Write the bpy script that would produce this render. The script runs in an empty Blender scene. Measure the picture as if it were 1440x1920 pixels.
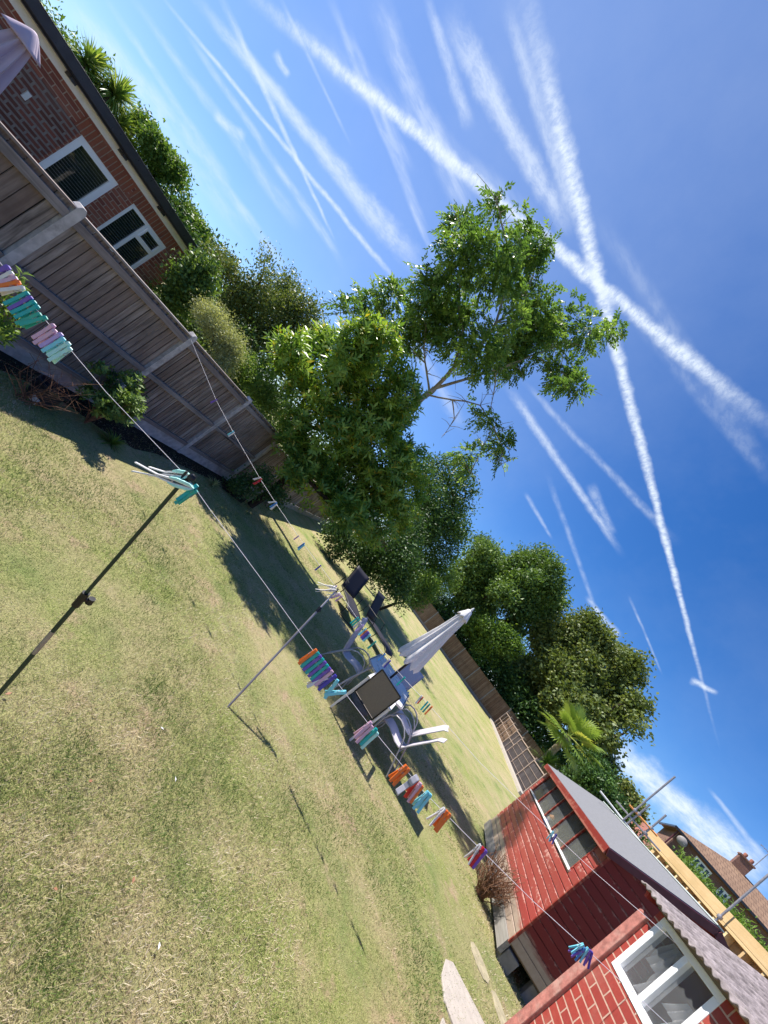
import bpy, math, random
import numpy as np
from mathutils import Vector, Matrix
R = math.radians
C = bpy.context.scene.collection
# ---------------------------------------------------------------- camera, world, sun, exposure
EYE = Vector((0, 0, 2.15))
cam_d = bpy.data.cameras.new('camera'); cam = bpy.data.objects.new('camera', cam_d); C.objects.link(cam)
cam_d.sensor_fit = 'HORIZONTAL'; cam_d.sensor_width = 36.0; cam_d.lens = 36.0 * 705 / 1440
cam_d.clip_start = 0.02; cam_d.clip_end = 3000
ax = Vector((0.598325, -0.040957, 0.800206)); ay = Vector((-0.801254, -0.030584, 0.597542)); az_ = Vector((0.0, 0.998693, 0.051116))
m = Matrix((ax, ay, -az_)).transposed().to_4x4(); m.translation = EYE
cam.matrix_world = m
bpy.context.scene.camera = cam
SUN_AZ, SUN_EL = 299.2, 54.6
sc = bpy.context.scene
sc.view_settings.view_transform = 'Standard'; sc.view_settings.look = 'None'
sc.view_settings.exposure = EXPO = 0.9; sc.view_settings.gamma = 1.0
W = bpy.data.worlds.new('World'); sc.world = W; W.use_nodes = True
CT = [(0.1802,0.6771,-0.7135,0.9431,0.087,0.3208,-0.2793,0.7308,0.6229,0.5897,0.0106,0.0166,0.95),(-0.3094,0.6149,-0.7254,0.9457,0.119,-0.3025,0.0997,0.7796,0.6183,0.6613,0.0196,0.003,0.85),(0.0433,0.4298,-0.9019,0.7794,0.5502,0.2996,-0.625,0.7159,0.3112,0.2652,0.0032,0.0073,0.5),(0.0479,0.4849,-0.8733,0.793,0.5131,0.3284,-0.6073,0.7083,0.36,0.2597,0.008,0.0261,0.4),(-0.1999,0.2326,-0.9518,0.7205,0.6932,0.0181,-0.664,0.6822,0.3062,0.1675,0.0065,0.0034,0.45),(-0.2042,0.504,-0.8392,0.8257,0.5492,0.1288,-0.5258,0.6667,0.5283,0.1686,0.0184,0.022,0.32),(-0.2825,0.5123,-0.811,0.7925,0.601,0.1036,-0.5405,0.6135,0.5758,0.0846,0.0075,0.0137,0.35),(-0.1051,0.6586,-0.7451,0.9069,0.3709,0.1999,-0.408,0.6548,0.6363,0.1925,0.0205,0.0169,0.45),(-0.2768,0.6148,-0.7385,0.8831,0.4658,0.0568,-0.3789,0.6365,0.6718,0.1633,0.0116,0.0105,0.35),(-0.0303,0.7087,-0.7049,0.9957,-0.0402,-0.0833,0.0874,0.7044,0.7044,0.2839,0.01575,0.0138,0.13),(-0.181,0.3728,-0.9101,0.7194,0.6812,0.1359,-0.6706,0.6301,0.3915,0.0935,0.0041,0.003,0.22),(-0.2434,0.3942,-0.8862,0.8015,0.5963,0.0452,-0.5463,0.6992,0.4611,0.2013,0.0075,0.007,0.28),(0.0846,0.3161,-0.945,0.5911,0.7476,0.303,-0.8022,0.5841,0.1236,0.0796,0.015,0.023,0.22),(-0.0463,0.3173,-0.9472,0.7557,0.6313,0.1745,-0.6533,0.7077,0.269,0.1901,0.0058,0.0106,0.3),(-0.0016,0.1962,-0.9806,0.6757,0.7231,0.1436,-0.7372,0.6623,0.1337,0.1645,0.0168,0.0331,0.16),(-0.0124,0.2168,-0.9761,0.7436,0.6546,0.1359,-0.6685,0.7242,0.1693,0.153,0.0106,0.0117,0.24),(-0.0381,0.4632,-0.8854,0.9851,-0.1312,-0.111,0.1676,0.8765,0.4513,0.2247,0.0116,0.0084,0.45),(0.1045,0.4969,-0.8615,0.9766,-0.2149,-0.0055,0.1879,0.8408,0.5077,0.233,0.0076,0.0101,0.25),(-0.1569,0.5055,-0.8484,0.9429,-0.1788,-0.2809,0.2937,0.8441,0.4486,0.0602,0.0124,0.0073,0.3),(-0.1033,0.3772,-0.9204,0.9666,-0.1802,-0.1824,0.2347,0.9084,0.3459,0.0633,0.0066,0.0039,0.3),(-0.2688,0.449,-0.8522,0.8997,-0.1989,-0.3886,0.344,0.8711,0.3504,0.1795,0.0078,0.0047,0.2),(-0.0888,0.3356,-0.9378,0.9785,0.2055,-0.0191,-0.1863,0.9193,0.3467,0.1358,0.0153,0.019,0.22),(-0.2087,0.4982,-0.8416,0.8188,-0.3815,-0.4289,0.5348,0.7786,0.3283,0.0763,0.0035,0.0022,0.28),(0.0321,0.3177,-0.9476,0.8768,-0.464,-0.1259,0.4797,0.8269,0.2935,0.0499,0.0061,0.0104,0.5),(0.2107,-0.0232,-0.9773,0.6488,-0.7445,0.1575,0.7312,0.6673,0.1418,0.1293,0.0281,0.0325,0.75),(0.0284,0.2641,-0.9641,0.6417,-0.7443,-0.185,0.7665,0.6134,0.1906,0.0518,0.0037,0.0066,0.35),(0.4488,0.0108,-0.8936,0.6312,-0.7116,0.3084,0.6326,0.7025,0.3262,0.0205,0.0083,0.005,0.7),(-0.1699,0.3253,-0.9302,0.6858,0.7169,0.1255,-0.7077,0.6166,0.3449,0.0165,0.0079,0.0064,0.5),(0.2447,0.5391,-0.8059,0.6538,0.522,0.5477,-0.716,0.661,0.2248,0.0276,0.0074,0.0097,0.35),(0.0766,0.6455,-0.7599,0.9183,0.2512,0.3059,-0.3884,0.7213,0.5735,0.1475,0.0159,0.0066,0.25),(0.2022,0.6932,-0.6918,0.8306,0.2529,0.4962,-0.5189,0.6749,0.5246,0.249,0.0225,0.0148,0.16),(-0.0461,0.2006,-0.9786,0.6462,0.7531,0.1239,-0.7618,0.6266,0.1643,0.1156,0.0054,0.0092,0.22),(-0.067,0.0286,-0.9973,0.6043,0.7966,-0.0178,-0.794,0.6038,0.0707,0.1034,0.0089,0.0156,0.2),(0.0095,0.4546,-0.8907,0.7785,0.5556,0.2919,-0.6275,0.6962,0.3486,0.1827,0.0085,0.016,0.25),(-0.2048,0.4419,-0.8734,0.7825,0.61,0.1251,-0.5881,0.6578,0.4706,0.1007,0.0061,0.0094,0.22),(-0.2659,0.3865,-0.8831,0.8132,0.5819,0.0098,-0.5177,0.7156,0.469,0.1169,0.0047,0.0102,0.25),(-0.0054,0.3117,-0.9502,0.7011,0.6787,0.2187,-0.713,0.665,0.2222,0.1682,0.0062,0.0155,0.22),(-0.1916,0.6156,-0.7645,0.8819,0.4498,0.1411,-0.4307,0.6472,0.629,0.0906,0.0126,0.0092,0.25),(0.0284,0.685,-0.7279,0.9823,-0.154,-0.1066,0.1851,0.712,0.6773,0.2028,0.0173,0.0099,0.12)]
def world():
    nt = W.node_tree; N = nt.nodes; L = nt.links; N.clear()
    out = N.new('ShaderNodeOutputWorld'); bg = N.new('ShaderNodeBackground'); bg.inputs[1].default_value = 0.095
    sky = N.new('ShaderNodeTexSky'); sky.sky_type = 'NISHITA'; sky.sun_disc = False
    sky.sun_elevation = R(SUN_EL); sky.sun_rotation = R(SUN_AZ); sky.ozone_density = 3.2; sky.air_density = 1.0; sky.dust_density = 0.0
    tc = N.new('ShaderNodeTexCoord')
    hs = N.new('ShaderNodeHueSaturation'); hs.inputs['Saturation'].default_value = 1.14; hs.inputs['Value'].default_value = 1.0
    gr = N.new('ShaderNodeMix'); gr.data_type = 'RGBA'; gr.blend_type = 'MULTIPLY'; gr.inputs['Factor'].default_value = 1.0
    L.new(sky.outputs[0], gr.inputs['A']); gr.inputs['B'].default_value = (.57, .68, .90, 1); L.new(gr.outputs['Result'], hs.inputs['Color'])
    # node group: one contrail along a great circle of the sky (sharp: its own texture; else a shared streaky one)
    def group(sharp):
      g = bpy.data.node_groups.new('contrail', 'ShaderNodeTree'); it = g.interface
      for nm, ty in (('Dir', 'NodeSocketVector'), ('N', 'NodeSocketVector'), ('T', 'NodeSocketVector'), ('M', 'NodeSocketVector'), ('H', 'NodeSocketFloat'), ('W0', 'NodeSocketFloat'), ('W1', 'NodeSocketFloat'), ('S', 'NodeSocketFloat'), ('Warp', 'NodeSocketFloat'), ('Puff', 'NodeSocketFloat')):
          it.new_socket(nm, in_out='INPUT', socket_type=ty)
      it.new_socket('Density', in_out='OUTPUT', socket_type='NodeSocketFloat')
      n = g.nodes; l = g.links; gi = n.new('NodeGroupInput'); go = n.new('NodeGroupOutput')
      def M(op, a, b=None, c=None):
          q = n.new('ShaderNodeMath'); q.operation = op
          for i, v in enumerate((a, b, c)):
              if v is None: continue
              if isinstance(v, (int, float)): q.inputs[i].default_value = v
              else: l.new(v, q.inputs[i])
          return q.outputs[0]
      def D(a, b):
          q = n.new('ShaderNodeVectorMath'); q.operation = 'DOT_PRODUCT'; l.new(a, q.inputs[0]); l.new(b, q.inputs[1]); return q.outputs['Value']
      def MR(v, a, b, c, d):
          q = n.new('ShaderNodeMapRange'); q.interpolation_type = 'SMOOTHSTEP'; q.clamp = True
          for i, x in enumerate((v, a, b, c, d)):
              if isinstance(x, (int, float)): q.inputs[i].default_value = x
              else: l.new(x, q.inputs[i])
          return q.outputs[0]
      o = gi.outputs
      dn = D(o['Dir'], o['N']); dt = D(o['Dir'], o['T']); dm = D(o['Dir'], o['M'])
      ang = M('ARCTAN2', dt, dm); s = M('DIVIDE', ang, o['H'])
      w = M('ADD', o['W0'], M('MULTIPLY', M('SUBTRACT', o['W1'], o['W0']), M('MULTIPLY_ADD', s, .5, .5)))
      d = M('ADD', dn, M('MULTIPLY', M('SUBTRACT', o['Warp'], .5), M('MULTIPLY', w, 1.5)))
      prof = MR(M('ABSOLUTE', d), 0.0, M('MULTIPLY', w, 1.3), 1.0, 0.0)
      ends = MR(M('ABSOLUTE', s), .62, 1.12, 1.0, 0.0)
      if sharp:
        cx = n.new('ShaderNodeCombineXYZ'); l.new(M('MULTIPLY', ang, o['Puff']), cx.inputs[0]); l.new(M('MULTIPLY', dn, M('MULTIPLY_ADD', o['Puff'], -.35, 110.0)), cx.inputs[1]); l.new(M('MULTIPLY', o['W0'], 900.0), cx.inputs[2])
        nz = n.new('ShaderNodeTexNoise'); nz.inputs['Scale'].default_value = 1.0; nz.inputs['Detail'].default_value = 4; nz.inputs['Roughness'].default_value = .72; l.new(cx.outputs[0], nz.inputs['Vector'])
        puff = MR(nz.outputs['Fac'], .26, .68, .45, 1.0)
      else:
        puff = MR(o['Puff'], .34, .66, .40, 1.0)
      l.new(M('MULTIPLY', M('MULTIPLY', prof, ends), M('MULTIPLY', puff, o['S'])), go.inputs[0])
      return g
    gs, gw = group(True), group(False)
    def noise(scale, det, mp=None):
        q = N.new('ShaderNodeTexNoise'); q.inputs['Scale'].default_value = scale; q.inputs['Detail'].default_value = det; q.inputs['Roughness'].default_value = .62
        L.new(tc.outputs['Generated'], q.inputs['Vector']); return q.outputs['Fac']
    warp = noise(26, 5); warp2 = noise(9, 4)
    wk = [c for c in CT if c[12] < .34]; tv = sum((Vector(c[3:6]) for c in wk), Vector()).normalized(); ov = tv.orthogonal().normalized(); pv = tv.cross(ov); cs = N.new('ShaderNodeCombineXYZ')
    for i, (v_, k_) in enumerate(((tv, 11.0), (ov, 70.0), (pv, 70.0))):
        dq = N.new('ShaderNodeVectorMath'); dq.operation = 'DOT_PRODUCT'; L.new(tc.outputs['Generated'], dq.inputs[0]); dq.inputs[1].default_value = v_ * k_; L.new(dq.outputs['Value'], cs.inputs[i])
    sn = N.new('ShaderNodeTexNoise'); sn.inputs['Scale'].default_value = 1; sn.inputs['Detail'].default_value = 4; sn.inputs['Roughness'].default_value = .6; L.new(cs.outputs[0], sn.inputs['Vector']); streak = sn.outputs['Fac']
    inv = None
    def WM(op, a, b):
        q = N.new('ShaderNodeMath'); q.operation = op
        for i, v in enumerate((a, b)):
            if isinstance(v, (int, float)): q.inputs[i].default_value = v
            else: L.new(v, q.inputs[i])
        return q.outputs[0]
    for c in CT:
        q = N.new('ShaderNodeGroup'); q.node_tree = gw if (c[12] < .34 or c[9] < .05) else gs; L.new(tc.outputs['Generated'], q.inputs['Dir'])
        q.inputs['N'].default_value = c[0:3]; q.inputs['T'].default_value = c[3:6]; q.inputs['M'].default_value = c[6:9]
        q.inputs['H'].default_value = c[9]; q.inputs['W0'].default_value = c[10]; q.inputs['W1'].default_value = c[11]; q.inputs['S'].default_value = min(.95, c[12] * 1.25)
        big = c[12] < .34
        L.new(warp2 if big else warp, q.inputs['Warp']); 
        if c[12] < .34 or c[9] < .05: L.new(streak, q.inputs['Puff'])
        else: q.inputs['Puff'].default_value = 125 if c[12] > .8 else 45
        k = WM('SUBTRACT', 1.0, q.outputs[0]); inv = k if inv is None else WM('MULTIPLY', inv, k)
    dens = WM('SUBTRACT', 1.0, inv)
    # thin high veil, denser towards the sun's side
    veil = noise(3.2, 6)
    vm = N.new('ShaderNodeMapRange'); L.new(veil, vm.inputs[0]); vm.inputs[1].default_value = .42; vm.inputs[2].default_value = .75; vm.inputs[3].default_value = 0; vm.inputs[4].default_value = .10
    sd = N.new('ShaderNodeVectorMath'); sd.operation = 'DOT_PRODUCT'; L.new(tc.outputs['Generated'], sd.inputs[0])
    sa, se = R(SUN_AZ), R(25); sd.inputs[1].default_value = (math.sin(sa) * math.cos(se), math.cos(sa) * math.cos(se), math.sin(se))
    sm = N.new('ShaderNodeMapRange'); sm.interpolation_type = 'SMOOTHSTEP'; L.new(sd.outputs['Value'], sm.inputs[0]); sm.inputs[1].default_value = .2; sm.inputs[2].default_value = 1.0; sm.inputs[3].default_value = 0; sm.inputs[4].default_value = .34
    v2 = WM('MINIMUM', WM('ADD', vm.outputs[0], sm.outputs[0]), .75)
    v3 = WM('MULTIPLY', v2, .55)
    tot = WM('SUBTRACT', 1.0, WM('MULTIPLY', WM('SUBTRACT', 1.0, dens), WM('SUBTRACT', 1.0, v3)))
    mix = N.new('ShaderNodeMix'); mix.data_type = 'RGBA'; L.new(tot, mix.inputs['Factor']); L.new(hs.outputs[0], mix.inputs['A']); mix.inputs['B'].default_value = (5.3, 5.9, 6.6, 1)
    L.new(mix.outputs['Result'], bg.inputs[0]); L.new(bg.outputs[0], out.inputs[0])
world()
W.cycles.sampling_method = 'MANUAL'; W.cycles.sample_map_resolution = 512
sl = bpy.data.lights.new('sun', 'SUN'); sl.energy = 4.3; sl.angle = R(.53); sl.color = (1, .95, .87)
so = bpy.data.objects.new('sun', sl); C.objects.link(so)
sd_ = Vector((math.sin(R(SUN_AZ)) * math.cos(R(SUN_EL)), math.cos(R(SUN_AZ)) * math.cos(R(SUN_EL)), math.sin(R(SUN_EL))))
so.rotation_euler = sd_.to_track_quat('Z', 'Y').to_euler(); so.location = sd_ * 50
BL = {}
BL['tree']=[(-5.13,10.06,10.39,0.28),(-5.32,10.93,10.81,0.4),(-4.44,10.77,10.68,0.65),(-3.87,11.73,11.92,0.48),(-5.62,10.99,9.74,0.37),(-4.35,9.58,8.43,0.51),(-3.71,10.01,9.11,0.8),(-3.78,12.59,11.52,0.88),(-4.44,10.44,7.52,0.58),(-4.26,10.25,8.1,0.6),(-5.53,12.15,7.12,0.53),(-5.26,10.68,5.28,0.37),(-5.56,11.66,6.27,0.44),(-4.13,11.18,7.23,0.72),(-3.66,11.82,8.5,0.94),(-2.68,10.48,8.71,0.85),(-2.3,12.15,10.73,0.85),(-1.82,13.13,12.02,0.89),(-0.68,12.04,11.82,0.57),(-0.37,12.81,13.15,0.38),(-4.09,11.78,6.66,0.62),(-1.83,10.36,7.53,0.63),(-1.63,12.6,9.53,0.77),(-1.24,12.25,10.43,0.75),(-0.2,11.46,9.92,0.47),(0.31,10.4,9.22,0.3),(-0.91,12.96,8.2,0.53),(-0.46,11.9,7.19,0.34),(0.5,12.59,7.43,0.36),(0.15,13.29,6.55,0.5),(1.05,12.54,6.99,0.25),(0.76,13.41,6.12,0.27),(-3.19,11.27,7.77,0.64),(-2.26,12.82,10.12,0.84)]
BL['laurel']=[(-3.99,8.38,3.03,0.46),(-4.29,9.62,3.79,0.58),(-4.7,9.04,2.99,0.25),(-3.0,7.8,4.44,0.49),(-3.16,8.04,3.92,0.56),(-2.69,8.24,4.51,0.52),(-3.76,9.66,2.88,0.62),(-2.97,8.74,3.42,0.67),(-2.65,9.29,4.19,0.72),(-2.0,8.65,4.48,0.49),(-2.78,9.0,2.3,0.54),(-2.28,8.81,2.9,0.68),(-1.82,8.91,3.57,0.7),(-1.65,9.48,4.29,0.56),(-2.08,9.35,1.95,0.46),(-1.71,10.31,2.59,0.81),(-1.08,9.72,3.28,0.77),(-0.89,10.48,4.0,0.63),(-1.08,10.08,2.05,0.65),(-0.56,10.66,2.83,0.85),(-0.21,9.75,3.41,0.56),(-0.43,8.51,1.85,0.41),(-0.09,10.15,2.19,0.63),(0.2,10.61,2.83,0.6),(-4.35,9.27,2.75,0.29),(-2.34,9.21,1.7,0.43),(-1.59,9.47,1.62,0.5),(-2.08,9.06,1.42,0.3),(-1.07,9.64,1.71,0.41),(-2.59,8.83,1.73,0.29)]
BL['mid1']=[(0.49,20.27,7.0,1.3),(2.09,20.96,6.53,1.13),(1.07,18.81,5.0,1.34),(2.51,21.51,4.05,1.52),(3.09,20.06,5.16,1.13),(2.7,18.73,5.61,0.74),(-0.16,18.25,5.49,0.91)]
BL['mid2']=[(3.28,19.58,2.44,0.99),(3.91,20.09,3.64,0.95),(3.99,17.57,2.56,0.78),(4.76,19.32,3.63,0.64),(2.26,18.65,2.81,0.63),(4.08,17.48,1.69,0.43)]
BL['hedge']=[(-0.35,15.67,1.0,0.79),(0.75,16.52,1.27,0.93),(1.8,16.5,1.5,0.93),(2.38,14.9,1.53,0.67),(3.19,15.87,1.42,0.49),(1.97,14.96,2.37,0.76),(1.3,16.3,3.17,0.92)]
BL['farA']=[(9.71,37.97,9.39,1.78),(11.7,40.63,7.8,2.11),(12.65,40.37,10.06,1.87),(12.11,38.16,5.36,1.65),(14.03,40.01,7.25,2.04),(9.65,37.64,6.24,1.45),(13.0,35.68,8.6,1.19)]
BL['farcon']=[(9.7,43.08,11.37,0.84),(10.46,41.77,10.81,0.81),(10.31,42.28,10.05,0.7)]
BL['farB']=[(13.72,40.29,13.12,1.74),(14.61,41.14,14.93,1.39),(15.9,38.17,13.48,1.61),(14.42,37.58,10.79,1.9),(18.79,40.63,11.88,2.0),(16.73,38.4,9.1,1.7),(19.06,40.99,13.55,1.06)]
BL['farC']=[(14.39,35.66,4.61,1.51),(15.04,33.95,5.45,1.41),(16.47,33.58,5.78,0.94),(15.41,34.25,3.81,1.24),(13.46,35.37,3.94,0.85)]
BL['farD']=[(21.21,36.96,12.06,1.92),(20.2,37.36,9.67,1.97),(22.56,36.33,13.27,1.41),(26.16,37.26,13.99,1.4),(25.36,33.54,12.97,0.84),(22.6,34.75,10.06,2.0),(25.82,34.9,10.91,1.92),(25.24,30.9,10.83,0.75),(21.38,34.66,7.74,2.02),(22.5,39.92,5.83,2.08),(19.45,37.38,4.8,1.32),(22.77,35.75,4.74,1.63),(22.32,31.82,6.37,1.78),(25.37,32.62,8.17,1.54),(26.83,32.97,9.76,1.02),(24.9,28.92,9.38,0.44),(21.55,36.91,3.98,1.27),(27.2,33.38,6.11,1.4),(25.3,29.92,7.2,0.59),(28.53,32.19,5.97,0.9),(24.62,33.76,14.07,0.55)]
BL['farE']=[(22.11,25.27,4.21,0.82),(22.23,23.59,3.71,0.59),(23.65,23.96,4.01,0.44),(22.57,25.37,2.99,0.68),(21.14,23.31,3.69,0.64)]
BL['farF']=[(35.49,36.06,6.02,0.81),(37.53,37.0,6.29,0.74),(37.66,37.98,5.31,0.7),(36.67,35.45,6.22,0.42)]
BL['shA']=[(-6.24,7.76,2.13,0.29),(-6.24,7.96,1.72,0.19),(-5.96,7.82,2.16,0.22),(-6.16,7.67,2.58,0.17)]
BL['shB']=[(-4.93,7.31,2.07,0.26),(-4.6,7.55,2.1,0.26),(-5.26,7.42,2.07,0.15),(-4.36,7.6,1.71,0.19)]
BL['shC']=[(-4.34,8.43,1.95,0.3),(-4.05,9.06,1.95,0.26),(-4.54,7.94,2.02,0.18),(-3.66,8.96,1.94,0.14)]
BL['trA']=[(-8.81,11.01,3.23,0.32),(-7.79,10.27,3.2,0.35),(-7.12,10.63,3.29,0.57),(-7.6,12.32,4.07,0.68),(-6.38,11.14,4.3,0.51),(-7.19,10.22,4.03,0.2),(-7.93,10.72,4.35,0.13),(-7.62,11.9,4.73,0.24),(-5.91,10.99,4.54,0.25),(-6.58,11.13,2.9,0.62),(-6.13,11.55,3.62,0.66),(-6.37,13.1,4.31,0.61),(-7.61,10.96,2.94,0.45)]
BL['hedgeL']=[(-13.18,10.85,3.75,0.2),(-11.98,10.36,3.65,0.28),(-11.97,10.97,3.7,0.31),(-12.16,11.59,3.73,0.21),(-12.73,11.44,3.69,0.29)]
BL['ivy']=[(-2.28,8.88,0.49,0.24),(-2.49,8.63,0.37,0.18),(-2.15,8.7,0.84,0.21),(-1.83,9.04,0.8,0.25),(-2.33,8.69,0.9,0.16),(-2.66,9.06,0.0,0.14)]
BL['lfA']=[(-11.82,12.66,3.48,0.21),(-11.11,12.36,3.44,0.19),(-11.65,12.08,3.42,0.15),(-11.38,13.12,3.51,0.14)]

# ---------------------------------------------------------------- helpers
def setp(o, label=None, cat=None, group=None, kind=None):
    if label: o['label'] = label
    if cat: o['category'] = cat
    if group: o['group'] = group
    if kind: o['kind'] = kind
    return o
def thing(name, label, cat, loc=(0, 0, 0), rot=0.0, group=None):
    o = bpy.data.objects.new(name, None); o.empty_display_size = .1; C.objects.link(o)
    o.location = loc; o.rotation_euler = (0, 0, rot) if isinstance(rot, (int, float)) else rot
    return setp(o, label, cat, group)
def azr(a): return R(90 - a)
def pol(a, d, z=0.0): return Vector((d * math.sin(R(a)), d * math.cos(R(a)), z))
def gh(x, y):
    s = (x * .42 + y * .907 - 17) / 19.0
    s = min(1.0, max(0.0, s)); return .54 * s * s * (3 - 2 * s) if False else .54 * s
class MB:
    def __init__(s): s.v = []; s.f = []; s.t = []; s.mi = []
    def add(s, vs, fs, t=None, mi=0):
        n = len(s.v); s.v += [tuple(v) for v in vs]; s.f += [tuple(i + n for i in f) for f in fs]
        t = random.random() if t is None else t
        s.t += [t] * len(vs); s.mi += [mi] * len(fs); return s
    def box(s, x0, x1, y0, y1, z0, z1, t=None, mat=None, mi=0):
        vs = [Vector((x, y, z)) for z in (z0, z1) for y in (y0, y1) for x in (x0, x1)]
        if mat is not None: vs = [mat @ v for v in vs]
        return s.add(vs, [(0, 2, 3, 1), (4, 5, 7, 6), (0, 1, 5, 4), (2, 6, 7, 3), (0, 4, 6, 2), (1, 3, 7, 5)], t, mi)
    def beam(s, a, b, w, h, up=(0, 0, 1), t=None, mi=0):
        a = Vector(a); b = Vector(b); d = (b - a).normalized(); up = Vector(up)
        sd = d.cross(up)
        if sd.length < 1e-4: sd = d.cross(Vector((1, 0, 0)))
        sd.normalize(); u = sd.cross(d).normalized(); vs = []
        for p in (a, b):
            for q, r in ((-1, -1), (1, -1), (1, 1), (-1, 1)): vs.append(p + sd * q * w / 2 + u * r * h / 2)
        return s.add(vs, [(0, 1, 2, 3), (7, 6, 5, 4), (0, 4, 5, 1), (1, 5, 6, 2), (2, 6, 7, 3), (3, 7, 4, 0)], t, mi)
    def tube(s, pts, rad, n=8, cap=True, t=None, mi=0, flat=1.0):
        pts = [Vector(p) for p in pts]; k = len(pts)
        if isinstance(rad, (int, float)): rad = [rad] * k
        vs = []; fs = []; ref = None
        for i, p in enumerate(pts):
            d = (pts[min(i + 1, k - 1)] - pts[max(i - 1, 0)]).normalized()
            if ref is None: ref = d.orthogonal().normalized()
            x = (ref - d * ref.dot(d)); x = x.normalized() if x.length > 1e-5 else d.orthogonal().normalized(); ref = x; y = d.cross(x)
            for j in range(n):
                a = 2 * math.pi * j / n; vs.append(p + x * math.cos(a) * rad[i] + y * math.sin(a) * rad[i] * flat)
        for i in range(k - 1):
            for j in range(n):
                a = i * n + j; b = i * n + (j + 1) % n; fs.append((a, b, b + n, a + n))
        if cap: fs.append(tuple(range(n - 1, -1, -1))); fs.append(tuple((k - 1) * n + j for j in range(n)))
        return s.add(vs, fs, t, mi)
    def lathe(s, prof, c=(0, 0, 0), n=20, t=None, mi=0):
        vs = []; fs = []; c = Vector(c)
        for r, z in prof:
            for j in range(n):
                a = 2 * math.pi * j / n; vs.append(c + Vector((r * math.cos(a), r * math.sin(a), z)))
        for i in range(len(prof) - 1):
            for j in range(n):
                a = i * n + j; b = i * n + (j + 1) % n; fs.append((a, b, b + n, a + n))
        fs.append(tuple(range(n - 1, -1, -1))); fs.append(tuple((len(prof) - 1) * n + j for j in range(n)))
        return s.add(vs, fs, t, mi)
    def prism(s, poly, axis, a, b, t=None, mi=0, mat=None):
        def mk(p, q):
            v = {'x': (q, p[0], p[1]), 'y': (p[0], q, p[1]), 'z': (p[0], p[1], q)}[axis]; v = Vector(v); return mat @ v if mat is not None else v
        n = len(poly); vs = [mk(p, a) for p in poly] + [mk(p, b) for p in poly]
        fs = [tuple(range(n - 1, -1, -1)), tuple(range(n, 2 * n))] + [(i, (i + 1) % n, (i + 1) % n + n, i + n) for i in range(n)]
        return s.add(vs, fs, t, mi)
    def grid(s, fn, nu, nv, t=None, mi=0, thick=0.0, nrm=None):
        vs = [Vector(fn(u / nu, v / nv)) for v in range(nv + 1) for u in range(nu + 1)]
        fs = [(v * (nu + 1) + u, v * (nu + 1) + u + 1, (v + 1) * (nu + 1) + u + 1, (v + 1) * (nu + 1) + u) for v in range(nv) for u in range(nu)]
        return s.add(vs, fs, t, mi)
    def build(s, name, mat, parent=None, smooth=False, bevel=0, solid=0, label=None):
        me = bpy.data.meshes.new(name); me.from_pydata(s.v, [], s.f); me.update()
        at = me.attributes.new('tint', 'FLOAT', 'POINT'); at.data.foreach_set('value', s.t)
        mats = mat if isinstance(mat, (list, tuple)) else [mat]
        for q in mats: me.materials.append(q)
        if len(mats) > 1: me.polygons.foreach_set('material_index', s.mi)
        bm_ = None
        o = bpy.data.objects.new(name, me); C.objects.link(o)
        import bmesh
        b = bmesh.new(); b.from_mesh(me); bmesh.ops.recalc_face_normals(b, faces=b.faces); b.to_mesh(me); b.free()
        if smooth:
            me.polygons.foreach_set('use_smooth', [True] * len(me.polygons))
            try: me.set_sharp_from_angle(angle=R(40))
            except Exception: pass
        if parent is not None: o.parent = parent
        if solid: q = o.modifiers.new('solid', 'SOLIDIFY'); q.thickness = solid; q.offset = 0
        if bevel: q = o.modifiers.new('bevel', 'BEVEL'); q.width = bevel; q.segments = 2; q.limit_method = 'ANGLE'; q.harden_normals = False
        if label: o['label'] = label
        return o
def npmesh(name, V, F, tint, mat, parent=None, smooth=False):
    """V (n,3), F (m,4) numpy -> one mesh object"""
    me = bpy.data.meshes.new(name); n = len(V); m_ = len(F); k = F.shape[1]
    me.vertices.add(n); me.vertices.foreach_set('co', np.ascontiguousarray(V, dtype=np.float32).ravel())
    me.loops.add(m_ * k); me.loops.foreach_set('vertex_index', np.ascontiguousarray(F, dtype=np.int32).ravel())
    me.polygons.add(m_); me.polygons.foreach_set('loop_start', np.arange(0, m_ * k, k, dtype=np.int32))
    try: me.polygons.foreach_set('loop_total', np.full(m_, k, dtype=np.int32))
    except Exception: pass
    me.update(calc_edges=True)
    at = me.attributes.new('tint', 'FLOAT', 'POINT'); at.data.foreach_set('value', np.ascontiguousarray(tint, dtype=np.float32))
    me.materials.append(mat)
    o = bpy.data.objects.new(name, me); C.objects.link(o)
    if parent is not None: o.parent = parent
    return o
def copy_tree(o, parent=None):
    c = o.copy(); C.objects.link(c)
    if parent is not None: c.parent = parent
    for ch in [q for q in bpy.data.objects if q.parent == o]: copy_tree(ch, c)
    return c
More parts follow.
